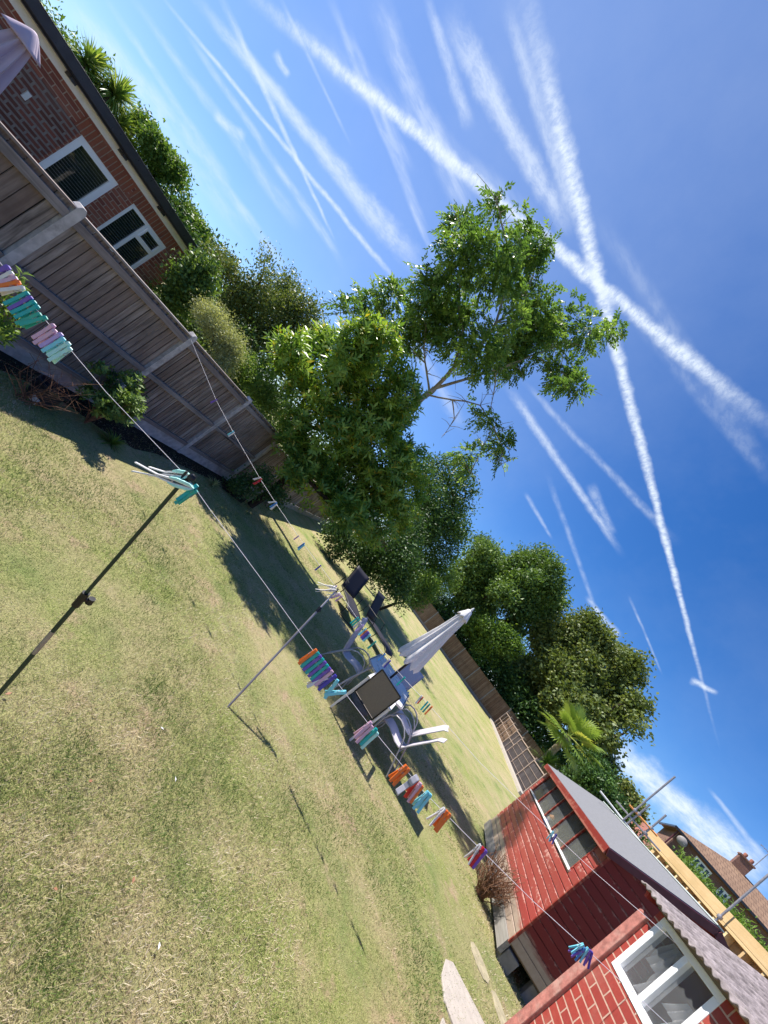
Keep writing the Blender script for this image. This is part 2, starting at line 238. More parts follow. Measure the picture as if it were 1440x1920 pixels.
# ---------------------------------------------------------------- materials
def new_mat(name):
    m_ = bpy.data.materials.new(name); m_.use_nodes = True; nt = m_.node_tree; b = nt.nodes['Principled BSDF']; return m_, nt, b
class NT:
    def __init__(s, nt): s.nt = nt; s.N = nt.nodes; s.L = nt.links
    def lk(s, v, inp):
        if hasattr(v, 'links'): s.L.new(v, inp)
        elif isinstance(v, (tuple, list)) and len(v) == 3 and inp.type == 'RGBA': inp.default_value = (*v, 1)
        else: inp.default_value = v
    def math(s, op, a, b=0.0, c=0.0, clamp=False):
        q = s.N.new('ShaderNodeMath'); q.operation = op; q.use_clamp = clamp
        for i, v in enumerate((a, b, c)): s.lk(v, q.inputs[i])
        return q.outputs[0]
    def coord(s, kind='Object', scale=(1, 1, 1), rot=(0, 0, 0)):
        t = s.N.new('ShaderNodeTexCoord'); mp = s.N.new('ShaderNodeMapping'); mp.inputs['Scale'].default_value = scale; mp.inputs['Rotation'].default_value = rot
        s.L.new(t.outputs[kind], mp.inputs[0]); return mp.outputs[0]
    def noise(s, vec, scale, detail=3, rough=.55, dist=0.0):
        q = s.N.new('ShaderNodeTexNoise'); q.inputs['Scale'].default_value = scale; q.inputs['Detail'].default_value = detail; q.inputs['Roughness'].default_value = rough; q.inputs['Distortion'].default_value = dist
        s.L.new(vec, q.inputs['Vector']); return q.outputs['Fac']
    def ramp(s, v, stops):
        q = s.N.new('ShaderNodeValToRGB'); s.L.new(v, q.inputs[0]); e = q.color_ramp.elements
        while len(e) < len(stops): e.new(.5)
        for i, (p, c) in enumerate(stops): e[i].position = p; e[i].color = (*c, 1) if len(c) == 3 else c
        return q.outputs[0]
    def mix(s, f, a, b, mode='MIX'):
        q = s.N.new('ShaderNodeMix'); q.data_type = 'RGBA'; q.blend_type = mode
        s.lk(f, q.inputs['Factor']); s.lk(a, q.inputs['A']); s.lk(b, q.inputs['B']); return q.outputs['Result']
    def attr(s, name='tint'):
        q = s.N.new('ShaderNodeAttribute'); q.attribute_name = name; return q.outputs['Fac']
    def bump(s, h, strength=.3, dist=.01, prev=None):
        q = s.N.new('ShaderNodeBump'); q.inputs['Strength'].default_value = strength; q.inputs['Distance'].default_value = dist; s.L.new(h, q.inputs['Height'])
        if prev is not None: s.L.new(prev, q.inputs['Normal'])
        return q.outputs[0]
    def mr(s, v, a, b, c=0.0, d=1.0):
        q = s.N.new('ShaderNodeMapRange'); s.lk(v, q.inputs[0])
        for i, x in enumerate((a, b, c, d)): q.inputs[i + 1].default_value = x
        return q.outputs[0]
def plain(name, col, rough=.5, metal=0.0, var=.12, scale=8, bump=.0, spec=.5, trans=0.0, dirt=None):
    m_, nt, b = new_mat(name); n = NT(nt); v = n.coord()
    f = n.noise(v, scale, 4)
    c = n.mix(n.mr(f, .3, .7), tuple(x * (1 - var) for x in col), tuple(min(1, x * (1 + var)) for x in col))
    if dirt: f2 = n.noise(v, scale * .35, 5, .7); c = n.mix(n.mr(f2, .48, .75, 0, .8), c, dirt)
    nt.links.new(c, b.inputs['Base Color']); b.inputs['Roughness'].default_value = rough; b.inputs['Metallic'].default_value = metal
    b.inputs['Specular IOR Level'].default_value = spec
    r_ = n.mr(n.noise(v, scale * 2.3, 3), .3, .7, max(0, rough - .08), min(1, rough + .1)); nt.links.new(r_, b.inputs['Roughness'])
    if bump: nt.links.new(n.bump(n.noise(v, scale * 4, 4), bump, .004), b.inputs['Normal'])
    if trans:
        tr = nt.nodes.new('ShaderNodeBsdfTranslucent'); nt.links.new(c, tr.inputs[0]); mx = nt.nodes.new('ShaderNodeMixShader'); mx.inputs[0].default_value = trans
        nt.links.new(b.outputs[0], mx.inputs[1]); nt.links.new(tr.outputs[0], mx.inputs[2]); nt.links.new(mx.outputs[0], nt.nodes['Material Output'].inputs[0])
    return m_
def wood(name, c0, c1, c2, axis='z', rough=.8, scale=1.0, knots=True, spec=.25):
    m_, nt, b = new_mat(name); n = NT(nt)
    sc_ = {'z': (14, 14, 1.1), 'x': (1.1, 14, 14), 'y': (14, 1.1, 14)}[axis]; sc_ = tuple(x * scale for x in sc_)
    v = n.coord('Object', sc_); t = n.attr()
    va = nt.nodes.new('ShaderNodeVectorMath'); va.operation = 'ADD'; nt.links.new(v, va.inputs[0])
    cb = nt.nodes.new('ShaderNodeCombineXYZ'); nt.links.new(n.math('MULTIPLY', t, 37.0), cb.inputs[0]); nt.links.new(n.math('MULTIPLY', t, 19.0), cb.inputs[2]); nt.links.new(cb.outputs[0], va.inputs[1])
    g = n.noise(va.outputs[0], 1.6, 6, .6, .6); st = n.noise(n.coord('Object', (1, 1, 1)), 1.7, 4, .6)
    c = n.ramp(g, [(.28, c0), (.5, c1), (.75, c2)])
    c = n.mix(n.mr(t, 0, 1, 0, .75), c, tuple(x * k for x, k in zip(c1, (.62, .5, .45))))
    c = n.mix(n.mr(st, .45, .7, 0, .45), c, tuple(x * .6 for x in c0))
    if knots:
        vo = nt.nodes.new('ShaderNodeTexVoronoi'); nt.links.new(n.coord('Object', tuple(x * .25 for x in sc_)), vo.inputs['Vector']); vo.inputs['Scale'].default_value = 1.6
        k = n.mr(vo.outputs['Distance'], .07, .15, .9, 0); c = n.mix(k, c, tuple(x * .25 for x in c0))
    nt.links.new(c, b.inputs['Base Color']); b.inputs['Roughness'].default_value = rough; b.inputs['Specular IOR Level'].default_value = spec
    nt.links.new(n.bump(g, .5, .003), b.inputs['Normal']); return m_
def leafmat(name, dark, mid, light, trans=.3, rough=.42, spec=.4, yellow=None):
    m_, nt, b = new_mat(name); n = NT(nt); t = n.attr()
    stops = [(0, dark), (.5, mid), (.93, light)]
    if yellow: stops.append((.985, yellow))
    c = n.ramp(t, stops)
    big = n.noise(n.coord(), 1.1, 2)
    c = n.mix(n.mr(big, .35, .65, 0, .5), c, mid)
    nt.links.new(c, b.inputs['Base Color']); b.inputs['Roughness'].default_value = rough; b.inputs['Specular IOR Level'].default_value = spec
    tr = nt.nodes.new('ShaderNodeBsdfTranslucent'); c2 = n.mix(1.0, c, (1.25, 1.25, .55), 'MULTIPLY'); nt.links.new(c2, tr.inputs[0])
    mx = nt.nodes.new('ShaderNodeMixShader'); mx.inputs[0].default_value = trans
    nt.links.new(b.outputs[0], mx.inputs[1]); nt.links.new(tr.outputs[0], mx.inputs[2]); nt.links.new(mx.outputs[0], nt.nodes['Material Output'].inputs[0]); return m_
def brickmat(name, c1, c2, mortar, bw=.225, bh=.075, mo=.012, paint=None, axis='xz', bumpd=.006, ms=.1, soldier=False, rough=.85):
    m_, nt, b = new_mat(name); n = NT(nt); tc = nt.nodes.new('ShaderNodeTexCoord'); sp = nt.nodes.new('ShaderNodeSeparateXYZ'); nt.links.new(tc.outputs['Object'], sp.inputs[0])
    cb = nt.nodes.new('ShaderNodeCombineXYZ'); a, c_ = axis
    nt.links.new(sp.outputs[{'x': 0, 'y': 1}[a]], cb.inputs[0]); nt.links.new(sp.outputs[2], cb.inputs[1])
    wob = n.noise(tc.outputs['Object'], 9, 2)
    br = nt.nodes.new('ShaderNodeTexBrick'); nt.links.new(cb.outputs[0], br.inputs[0]); br.inputs['Scale'].default_value = 1.0
    br.inputs['Brick Width'].default_value = bw; br.inputs['Row Height'].default_value = bh; br.inputs['Mortar Size'].default_value = mo / 2 if not paint else mo / 2; br.inputs['Mortar Smooth'].default_value = ms
    br.inputs['Color1'].default_value = (*c1, 1); br.inputs['Color2'].default_value = (*c2, 1); br.inputs['Mortar'].default_value = (*mortar, 1); br.inputs['Bias'].default_value = 0
    v = tc.outputs['Object']; f = n.noise(v, 30, 4, .7); c = n.mix(n.mr(f, .35, .7, 0, .4), br.outputs[0], tuple(x * .5 for x in c1))
    f3 = n.noise(v, 2.5, 4, .6); c = n.mix(n.mr(f3, .5, .8, 0, .4), c, tuple(x * .8 for x in mortar))
    nt.links.new(c, b.inputs['Base Color']); b.inputs['Roughness'].default_value = rough; b.inputs['Specular IOR Level'].default_value = .25
    nt.links.new(n.bump(n.math('SUBTRACT', n.math('MULTIPLY', f, .35), br.outputs['Fac']), .8, bumpd), b.inputs['Normal']); return m_
def glass(name, tint=(.02, .025, .03), rough=.03, alpha=.35):
    m_, nt, b = new_mat(name); b.inputs['Base Color'].default_value = (*tint, 1); b.inputs['Roughness'].default_value = rough; b.inputs['Specular IOR Level'].default_value = .9
    n = NT(nt); tr = nt.nodes.new('ShaderNodeBsdfTransparent'); mx = nt.nodes.new('ShaderNodeMixShader')
    f = n.noise(n.coord(), 3, 3); nt.links.new(n.mr(f, .3, .7, alpha - .08, alpha + .08), mx.inputs[0])
    nt.links.new(tr.outputs[0], mx.inputs[1]); nt.links.new(b.outputs[0], mx.inputs[2]); nt.links.new(mx.outputs[0], nt.nodes['Material Output'].inputs[0]); return m_
def lawnmat():
    m_, nt, b = new_mat('lawn'); n = NT(nt); v = n.coord()
    big = n.noise(v, .55, 5, .6); med = n.noise(v, 2.6, 4, .6); fine = n.noise(n.coord('Object', (1, 1, 1)), 70, 3, .7); f2 = n.noise(v, 260, 2, .7)
    g = n.ramp(n.math('MULTIPLY_ADD', fine, .55, n.math('MULTIPLY', f2, .45)), [(.3, (.06, .09, .02)), (.44, (.21, .26, .065)), (.58, (.44, .44, .17)), (.76, (.68, .61, .34))])
    st = n.mix(n.mr(f2, .35, .7), (.46, .32, .2), (.68, .55, .37))
    k = n.math('ADD', n.mr(big, .42, .66, 0, .6), n.mr(med, .45, .7, 0, .45), clamp=True)
    c = n.mix(k, g, st)
    gr = n.mr(n.noise(v, 1.3, 4, .65), .53, .68, 0, .75); c = n.mix(gr, c, (.14, .24, .045))
    pk = n.mr(n.noise(n.coord('Object', (1, 1, 1), (0, 0, 1)), 1.9, 5, .7), .56, .68, 0, .7); c = n.mix(pk, c, (.50, .34, .24))
    dk = n.mr(n.noise(v, 14, 3, .7), .5, .72, 0, .5); c = n.mix(dk, c, (.12, .11, .045))
    # mown stripes on the far lawn, running across it
    wv = nt.nodes.new('ShaderNodeTexWave'); wv.inputs['Scale'].default_value = .24; wv.inputs['Distortion'].default_value = 2.0; wv.inputs['Detail'].default_value = 2
    nt.links.new(n.coord('Object', (1, 1, 1), (0, 0, R(62))), wv.inputs['Vector'])
    c = n.mix(n.mr(wv.outputs['Fac'], .4, .9, 0, .28), c, (.44, .38, .2))
    nt.links.new(c, b.inputs['Base Color']); b.inputs['Roughness'].default_value = .9; b.inputs['Specular IOR Level'].default_value = .15
    h = n.math('MULTIPLY_ADD', fine, 1.0, n.math('MULTIPLY', f2, .6)); nt.links.new(n.bump(h, .9, .02), b.inputs['Normal']); return m_
def blademat():
    m_, nt, b = new_mat('grass_blade'); n = NT(nt); t = n.attr()
    c = n.ramp(t, [(0, (.05, .10, .018)), (.28, (.14, .23, .045)), (.48, (.34, .37, .12)), (.64, (.54, .45, .27)), (.82, (.62, .50, .35)), (1, (.74, .66, .5))])
    nt.links.new(c, b.inputs['Base Color']); b.inputs['Roughness'].default_value = .6; b.inputs['Specular IOR Level'].default_value = .3
    tr = nt.nodes.new('ShaderNodeBsdfTranslucent'); nt.links.new(c, tr.inputs[0]); mx = nt.nodes.new('ShaderNodeMixShader'); mx.inputs[0].default_value = .3
    nt.links.new(b.outputs[0], mx.inputs[1]); nt.links.new(tr.outputs[0], mx.inputs[2]); nt.links.new(mx.outputs[0], nt.nodes['Material Output'].inputs[0]); return m_
def paintwood(name, col, chip, axis='z', amount=.62, rough=.45, low=None, bh=.128, z0=.26):
    """painted boards, worn through in streaks along the grain; bare and bleached below 'low' metres"""
    m_, nt, b = new_mat(name); n = NT(nt); v = n.coord('Object', (1.0, 1.0, 8.0)); t = n.attr()
    w = n.noise(v, 1.3, 6, .65); w2 = n.noise(n.coord(), 16, 5, .7)
    c = n.mix(n.mr(t, 0, 1, 0, .35), col, tuple(x * .6 for x in col))
    spz = nt.nodes.new('ShaderNodeSeparateXYZ'); nt.links.new(n.coord(), spz.inputs[0]); fr = n.math('FRACT', n.math('DIVIDE', n.math('SUBTRACT', spz.outputs[2], z0), bh))
    edge = n.mr(fr, .62, .84, 0, .10); c = n.mix(n.mr(n.math('ADD', n.math('MULTIPLY', w, w2), edge), amount * .46, amount * .58, 0, .8), c, chip)  # paler near board tops: wear plus edge highlights put into the colour
    if low is not None:
        sp = nt.nodes.new('ShaderNodeSeparateXYZ'); nt.links.new(n.coord(), sp.inputs[0])
        z = n.math('ADD', sp.outputs[2], n.math('MULTIPLY', n.math('SUBTRACT', w, .5), .45)); c = n.mix(n.mr(z, low - .03, low + .05, .92, 0), c, n.mix(w2, (.3, .23, .17), (.5, .42, .34)))
    nt.links.new(c, b.inputs['Base Color']); b.inputs['Roughness'].default_value = rough; b.inputs['Specular IOR Level'].default_value = .35
    nt.links.new(n.bump(w2, .35, .003), b.inputs['Normal']); return m_
M = {}
M['lawn'] = lawnmat(); M['blade'] = blademat()
M['fence'] = wood('weathered_fence_wood', (.10, .08, .068), (.33, .275, .235), (.58, .50, .44))
M['fencerail'] = wood('fence_rail_wood', (.16, .14, .13), (.32, .285, .27), (.48, .43, .41), axis='x')
M['farfence'] = wood('far_fence_wood', (.13, .085, .055), (.21, .145, .1), (.3, .22, .16), knots=False)
M['concrete'] = plain('concrete', (.54, .50, .48), .9, var=.18, scale=14, bump=.4, spec=.2, dirt=(.2, .18, .17))
M['concretedark'] = plain('dark_concrete', (.22, .21, .2), .9, var=.2, scale=10, bump=.4, spec=.2)
M['brick'] = brickmat('bungalow_brick', (.38, .125, .078), (.21, .068, .052), (.46, .35, .27), bw=.225, bh=.075, mo=.014)
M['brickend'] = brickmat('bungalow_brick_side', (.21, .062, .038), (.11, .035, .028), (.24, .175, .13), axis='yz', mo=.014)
M['brickgrey'] = brickmat('repointed_brick', (.25, .085, .06), (.11, .05, .04), (.27, .235, .21), mo=.03)
M['soldier'] = brickmat('soldier_brick', (.37, .12, .07), (.25, .085, .055), (.36, .27, .2), bw=.075, bh=.5, mo=.014)
M['farbrick'] = brickmat('far_house_brick', (.27, .14, .11), (.2, .10, .08), (.3, .2, .15))
M['redbrick'] = brickmat('painted_red_brick', (.40, .065, .05), (.34, .055, .045), (.62, .42, .33), mo=.013, paint=1, ms=.2, rough=.6)
M['redrender'] = plain('flaking_red_render', (.42, .16, .13), .8, var=.3, scale=22, bump=.6, dirt=(.55, .36, .3))
M['redwall'] = plain('dark_red_masonry_paint', (.36, .045, .04), .6, var=.15, scale=6, bump=.2)
M['upvc'] = plain('white_upvc', (.93, .93, .94), .35, var=.03, spec=.5)
M['dish'] = plain('grey_dish_mesh', (.3, .27, .26), .6)
M['whiteboard'] = plain('white_fascia_board', (.88, .86, .84), .5, var=.05)
M['gutter'] = plain('black_gutter_plastic', (.022, .02, .03), .35, var=.2)
M['glass'] = glass('window_glass', (.03, .045, .035), .02, alpha=.5); M['glassdark'] = glass('dark_glass', (.01, .012, .013), alpha=.8); M['shedglass'] = glass('shed_glass', (.2, .21, .22), .12, alpha=.3)
M['blind'] = plain('window_blind', (.8, .8, .84), .6, var=.05); M['dark'] = plain('interior_gap_shade', (.02, .018, .017), .9)
M['interior'] = plain('shed_interior_wood', (.16, .11, .075), .9, var=.3)
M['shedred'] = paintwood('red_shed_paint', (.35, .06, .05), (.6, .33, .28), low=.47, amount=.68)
M['shedgable'] = paintwood('shaded_red_shed_paint', (.19, .016, .018), (.36, .2, .17), low=.50, amount=.78, rough=.55)  # same red as the front, with the gable's shade put into the colour
M['shedtrim'] = paintwood('red_shed_trim', (.26, .03, .022), (.38, .14, .1), amount=.6)
M['maroon'] = plain('maroon_trim_paint', (.10, .018, .028), .5, var=.2, scale=8)
M['felt'] = plain('grey_roofing_felt', (.195, .195, .205), .85, var=.1, scale=30, bump=.5, spec=.2)
M['flash'] = plain('pale_flashing', (.6, .66, .62), .5)
M['corr'] = plain('weathered_corrugated_sheet', (.27, .23, .23), .95, var=.45, scale=18, bump=1.0, spec=.1, dirt=(.14, .12, .11))
M['greywood'] = wood('grey_timber', (.2, .2, .19), (.36, .36, .34), (.5, .5, .47), axis='x', knots=False)
M['newwood'] = wood('new_pine_timber', (.66, .47, .22), (.82, .63, .33), (.88, .72, .44), axis='x', rough=.65)
M['ply'] = wood('sheathing_board', (.5, .32, .14), (.62, .42, .2), (.7, .5, .26), axis='x', knots=False)
M['galv'] = plain('galvanised_tube', (.36, .33, .34), .45, .6, var=.2, scale=12)
M['orange_strap'] = plain('orange_ledger', (.65, .25, .06), .6)
M['tile'] = brickmat('brown_roof_tile', (.30, .19, .125), (.24, .15, .10), (.12, .07, .05), bw=.3, bh=.28, mo=.03)
M['tilered'] = plain('red_roof_tile', (.33, .13, .09), .8, var=.2, scale=5)
M['sling'] = plain('lilac_grey_sling_fabric', (.62, .57, .62), .65, var=.06, scale=40, bump=.15, trans=.12)
M['slingdark'] = plain('brown_mesh_fabric', (.22, .19, .165), .7, var=.1, scale=60, bump=.2, trans=.1)
M['black'] = plain('black_metal_frame', (.014, .013, .016), .35, .3, var=.2)
M['blackfab'] = plain('black_sling_fabric', (.022, .02, .032), .6, var=.15, scale=50, bump=.2)
M['alu'] = plain('grey_painted_aluminium', (.5, .48, .5), .4, .25, var=.08)
M['lightflat'] = plain('pale_grey_chair_arm', (.75, .73, .75), .4, var=.08)
M['tabletop'] = plain('pale_blue_grey_glass_top', (.76, .76, .80), .3, var=.06, scale=3, spec=.4)
M['canvas'] = plain('lilac_grey_parasol_canvas', (.82, .79, .79), .8, var=.06, scale=6, bump=.1, trans=.15)
M['canvaspink'] = plain('pale_pink_parasol_canvas', (.62, .50, .58), .8, var=.06, scale=6, bump=.1, trans=.2)
M['green_pole'] = plain('dark_green_pole', (.012, .04, .03), .35, .2, var=.2); M['greypole'] = plain('grey_steel_pole', (.36, .33, .33), .35, .5, var=.15)
M['rope'] = plain('white_washing_line', (.78, .72, .76), .5, var=.06, scale=60)
M['mint'] = plain('mint_soft_grip', (.42, .78, .68), .4, var=.08, scale=40); M['offwhite'] = plain('off_white_plastic', (.78, .75, .72), .35, var=.04, scale=40)
M['soil'] = plain('dark_soil', (.035, .027, .02), .95, var=.4, scale=14, bump=.9, spec=.1)
M['bark'] = plain('bark', (.27, .23, .19), .9, var=.35, scale=9, bump=.8, spec=.15); M['darkbark'] = plain('dark_bark', (.06, .045, .035), .9, var=.35, scale=9, bump=.8, spec=.15)
M['twig'] = plain('dead_twig', (.22, .12, .075), .9, var=.4, scale=20, spec=.15)
M['stone'] = plain('pale_paving_stone', (.44, .39, .34), .8, var=.12, scale=10, bump=.3); M['stonetan'] = plain('tan_paving_stone', (.36, .31, .2), .9, var=.25, scale=9, bump=.4)
M['leaforange'] = plain('fallen_leaf', (.42, .2, .11), .7, var=.3, scale=30, trans=.2); M['petal'] = plain('pale_feather', (.7, .68, .66), .7)
M['cardboard'] = plain('cardboard', (.36, .25, .15), .8); M['blueplastic'] = plain('blue_plastic', (.05, .07, .3), .4); M['orangeplastic'] = plain('orange_plastic', (.7, .3, .08), .4); M['whiteplastic'] = plain('white_plastic', (.7, .7, .68), .4)
M['net'] = plain('white_net_curtain', (.9, .9, .92), .9, var=.1, trans=.4)
M['brush'] = wood('dark_brushwood', (.035, .03, .035), (.085, .075, .08), (.17, .15, .15), knots=False, scale=2.5)
M['trellis'] = plain('bleached_trellis_wood', (.36, .27, .22), .85, var=.2)
PEG = dict(purple=(.17, .09, .48), indigo=(.07, .05, .42), teal=(.01, .42, .40), mint=(.45, .78, .74), white=(.76, .73, .73), orange=(.85, .19, .03), red=(.6, .02, .03), pink=(.68, .42, .56), blue=(.06, .25, .62), lightblue=(.22, .66, .78), lilac=(.5, .36, .7), grey=(.3, .29, .33), green=(.02, .42, .33))
for k, c in PEG.items(): M['peg_' + k] = plain(k + '_peg_plastic', c, .35, var=.06, scale=60, trans=.12)
LM = dict(
 tree=leafmat('ash_like_leaf', (.045, .10, .03), (.13, .24, .06), (.34, .48, .13), .4, .4, .4),
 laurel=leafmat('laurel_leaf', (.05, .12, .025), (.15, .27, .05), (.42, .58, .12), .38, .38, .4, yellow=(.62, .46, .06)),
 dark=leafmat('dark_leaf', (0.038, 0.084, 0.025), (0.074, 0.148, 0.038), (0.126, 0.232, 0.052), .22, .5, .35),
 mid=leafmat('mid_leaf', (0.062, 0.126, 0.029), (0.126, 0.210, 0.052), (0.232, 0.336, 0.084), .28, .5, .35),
 olive=leafmat('olive_leaf', (0.084, 0.126, 0.038), (0.158, 0.210, 0.062), (0.294, 0.315, 0.104), .28, .5, .35),
 pale=leafmat('pale_leaf', (0.210, 0.232, 0.104), (0.420, 0.441, 0.210), (0.673, 0.673, 0.378), .3, .55, .3),
 bright=leafmat('bright_leaf', (.06, .12, .025), (.14, .24, .045), (.30, .42, .09), .35, .5, .3),
 palm=leafmat('palm_frond', (.10, .18, .035), (.22, .32, .07), (.50, .52, .16), .35, .4, .4, yellow=(.6, .45, .14)),
 dry=leafmat('dry_grass', (0.290, 0.217, 0.102), (0.493, 0.392, 0.203), (0.652, 0.551, 0.290), .3, .7, .2))
# ---------------------------------------------------------------- foliage
def unit(v): return v / np.maximum(np.linalg.norm(v, axis=1, keepdims=True), 1e-9)
def leaves(P, D, Nn, Ls, Ws, tint, fold=.18):
    """diamond leaves: base P, along D, normal Nn"""
    S = unit(np.cross(D, Nn)); U = np.cross(S, D); L = Ls[:, None]; Wd = Ws[:, None]
    a = P; b = P + D * L * .45 + S * Wd * .5 + U * Wd * fold; c = P + D * L - U * L * .12; d = P + D * L * .45 - S * Wd * .5 + U * Wd * fold
    V = np.stack([a, b, c, d], 1).reshape(-1, 3); F = np.arange(len(P) * 4).reshape(-1, 4)
    return V, F, np.repeat(tint, 4)
def crown(blobs, nclump, per, leaf, wid, seed, cr=.35, flat=.9, up=.35, tb=.5, shell=.55, mat='mid', parent=None, name='crown', lighttop=.0, squash=1.0, drop=0.0, rag=True):
    r = np.random.default_rng(seed); B = np.array(blobs, float)
    if rag: e = []; [e.append([*(q[:3] + unit(r.normal(size=(1, 3)))[0] * q[3] * r.uniform(.8, 1.15)), q[3] * r.uniform(.22, .42)]) for q in B for _ in range(3)]; B = np.vstack([B * np.array([1, 1, 1, .9]), e])
    p = B[:, 3] ** 2.2; p /= p.sum()
    k = r.choice(len(B), nclump, p=p); c = B[k, :3]; rad = B[k, 3]
    d = unit(r.normal(size=(nclump, 3))); q = r.random(nclump) ** shell * r.choice([1.0, 1.12, 1.3], nclump, p=[.6, .3, .1])
    cc = c + d * (rad * q)[:, None] * np.array([1, 1, squash])
    # holes: drop clumps by a coarse pseudo noise
    ph = r.random(3) * 9; f = 2.4 / max(.3, B[:, 3].mean())
    nz = np.sin(cc[:, 0] * f + ph[0]) + np.sin(cc[:, 1] * f * 1.1 + ph[1]) + np.sin(cc[:, 2] * f * 1.2 + ph[2]) + r.normal(size=nclump) * .5
    cc = cc[nz > -1.35]; d = d[nz > -1.35]; n = len(cc)
    out = d * .7 + np.array([0, 0, .5]) + r.normal(size=(n, 3)) * .35
    ax_ = unit(out)
    P = np.repeat(cc, per, 0) + r.normal(size=(n * per, 3)) * cr * np.array([1, 1, flat])
    Dv = unit(np.repeat(ax_, per, 0) * .5 + r.normal(size=(n * per, 3)) * .8 + np.array([0, 0, -drop])); Nv = unit(np.array([0, 0, up]) + r.normal(size=(n * per, 3)) * .5 + np.repeat(ax_, per, 0) * .4)
    t = np.clip(np.repeat(r.normal(size=n) * .24 + tb, per) + r.normal(size=n * per) * .14, 0, 1)
    s = r.uniform(.65, 1.25, n * per)
    V, F, T = leaves(P, Dv, Nv, leaf * s, wid * s, t)
    return npmesh(name, V, F, T, LM[mat], parent)
def rosettes(blobs, n, leaf, wid, seed, per=8, mat='laurel', parent=None, name='crown', tb=.45, upw=.6):
    r = np.random.default_rng(seed); B = np.array(blobs, float); p = B[:, 3] ** 2; p /= p.sum(); k = r.choice(len(B), n, p=p)
    d = unit(r.normal(size=(n, 3)) + np.array([0, -.25, .1])); q_ = r.random(n) ** .45 * r.choice([1.0, 1.15, 1.35], n, p=[.6, .3, .1]); cc = B[k, :3] + d * (B[k, 3] * q_)[:, None]
    f = 2.6 / max(.2, B[:, 3].mean()); nz = np.sin(cc[:, 0] * f) + np.sin(cc[:, 1] * f * 1.1 + 1) + np.sin(cc[:, 2] * f * 1.25 + 2) + r.normal(size=n) * .45; ok = nz > -1.0; cc = cc[ok]; d = d[ok]; q_ = q_[ok]; n = len(cc)
    ax_ = unit(d * .6 + np.array([0, 0, upw]) + r.normal(size=(n, 3)) * .3)
    o = unit(np.cross(ax_, r.normal(size=(n, 3)))); o2 = np.cross(ax_, o); Ps = []; Ds = []; Ns = []; Ts = []; Ls = []
    ct = np.clip(r.normal(size=n) * .2 + tb + .3 * (r.random(n) < .16) + .22 * (q_ > .95), 0, .88)  # outer rosettes lighter: new growth, with sunlit brightness put into the tint
    for j in range(per):
        a = j * 2.4 + r.random(n) * .5; h = j / per
        rd = o * np.cos(a)[:, None] + o2 * np.sin(a)[:, None]; el = r.uniform(.25, .8, n)[:, None] + .5 * h
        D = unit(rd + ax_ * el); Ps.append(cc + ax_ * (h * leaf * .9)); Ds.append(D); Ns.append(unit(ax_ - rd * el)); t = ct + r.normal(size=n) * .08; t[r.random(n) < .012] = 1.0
        Ts.append(np.clip(t, 0, 1)); Ls.append(leaf * r.uniform(.7, 1.2, n))
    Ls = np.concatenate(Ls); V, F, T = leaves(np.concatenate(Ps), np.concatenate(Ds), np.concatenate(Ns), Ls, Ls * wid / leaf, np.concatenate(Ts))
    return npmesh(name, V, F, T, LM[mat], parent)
def sprays(blobs, n, leaf, wid, seed, pairs=6, length=.34, mat='tree', parent=None, name='crown'):
    """drooping compound leaves, leaflets in pairs"""
    r = np.random.default_rng(seed); B = np.array(blobs, float); p = B[:, 3] ** 1.9; p /= p.sum(); k = r.choice(len(B), n, p=p)
    d = unit(r.normal(size=(n, 3))); cc = B[k, :3] + d * (B[k, 3] * r.random(n) ** .5 * 1.08)[:, None]
    nz = np.sin(cc[:, 0] * 3.1) + np.sin(cc[:, 1] * 2.7 + 1) + np.sin(cc[:, 2] * 3.3 + 2) + r.normal(size=n) * .5
    ok = nz > -.65; cc = cc[ok]; d = d[ok]; n = len(cc)
    g = unit(d * .8 + r.normal(size=(n, 3)) * .6 + np.array([0, 0, .1])); S = unit(np.cross(g, np.array([0, 0, 1.0]) + r.normal(size=(n, 3)) * .25)); U = np.cross(S, g)
    ct = np.clip(r.normal(size=n) * .27 + .45, 0, 1); A = [[], [], [], [], []]; L = length * r.uniform(.7, 1.25, n)
    for i in range(pairs + 1):
        s = (i + .6) / (pairs + 1); base = cc + g * (L * s)[:, None] - np.array([0, 0, 1]) * (L * s * s * .45)[:, None]
        for sg in ((-1, 1) if i < pairs else (0,)):
            D = unit(S * sg * .9 + g * (.55 if sg else 1.2) + np.array([0, 0, -.35]) + r.normal(size=(n, 3)) * .22)
            A[0].append(base); A[1].append(D); A[2].append(unit(U + r.normal(size=(n, 3)) * .3)); A[3].append(leaf * r.uniform(.75, 1.2, n)); A[4].append(np.clip(ct + r.normal(size=n) * .09, 0, 1))
    A = [np.concatenate(x) for x in A]; V, F, T = leaves(A[0], A[1], A[2], A[3], A[3] * wid / leaf, A[4]); return npmesh(name, V, F, T, LM[mat], parent)
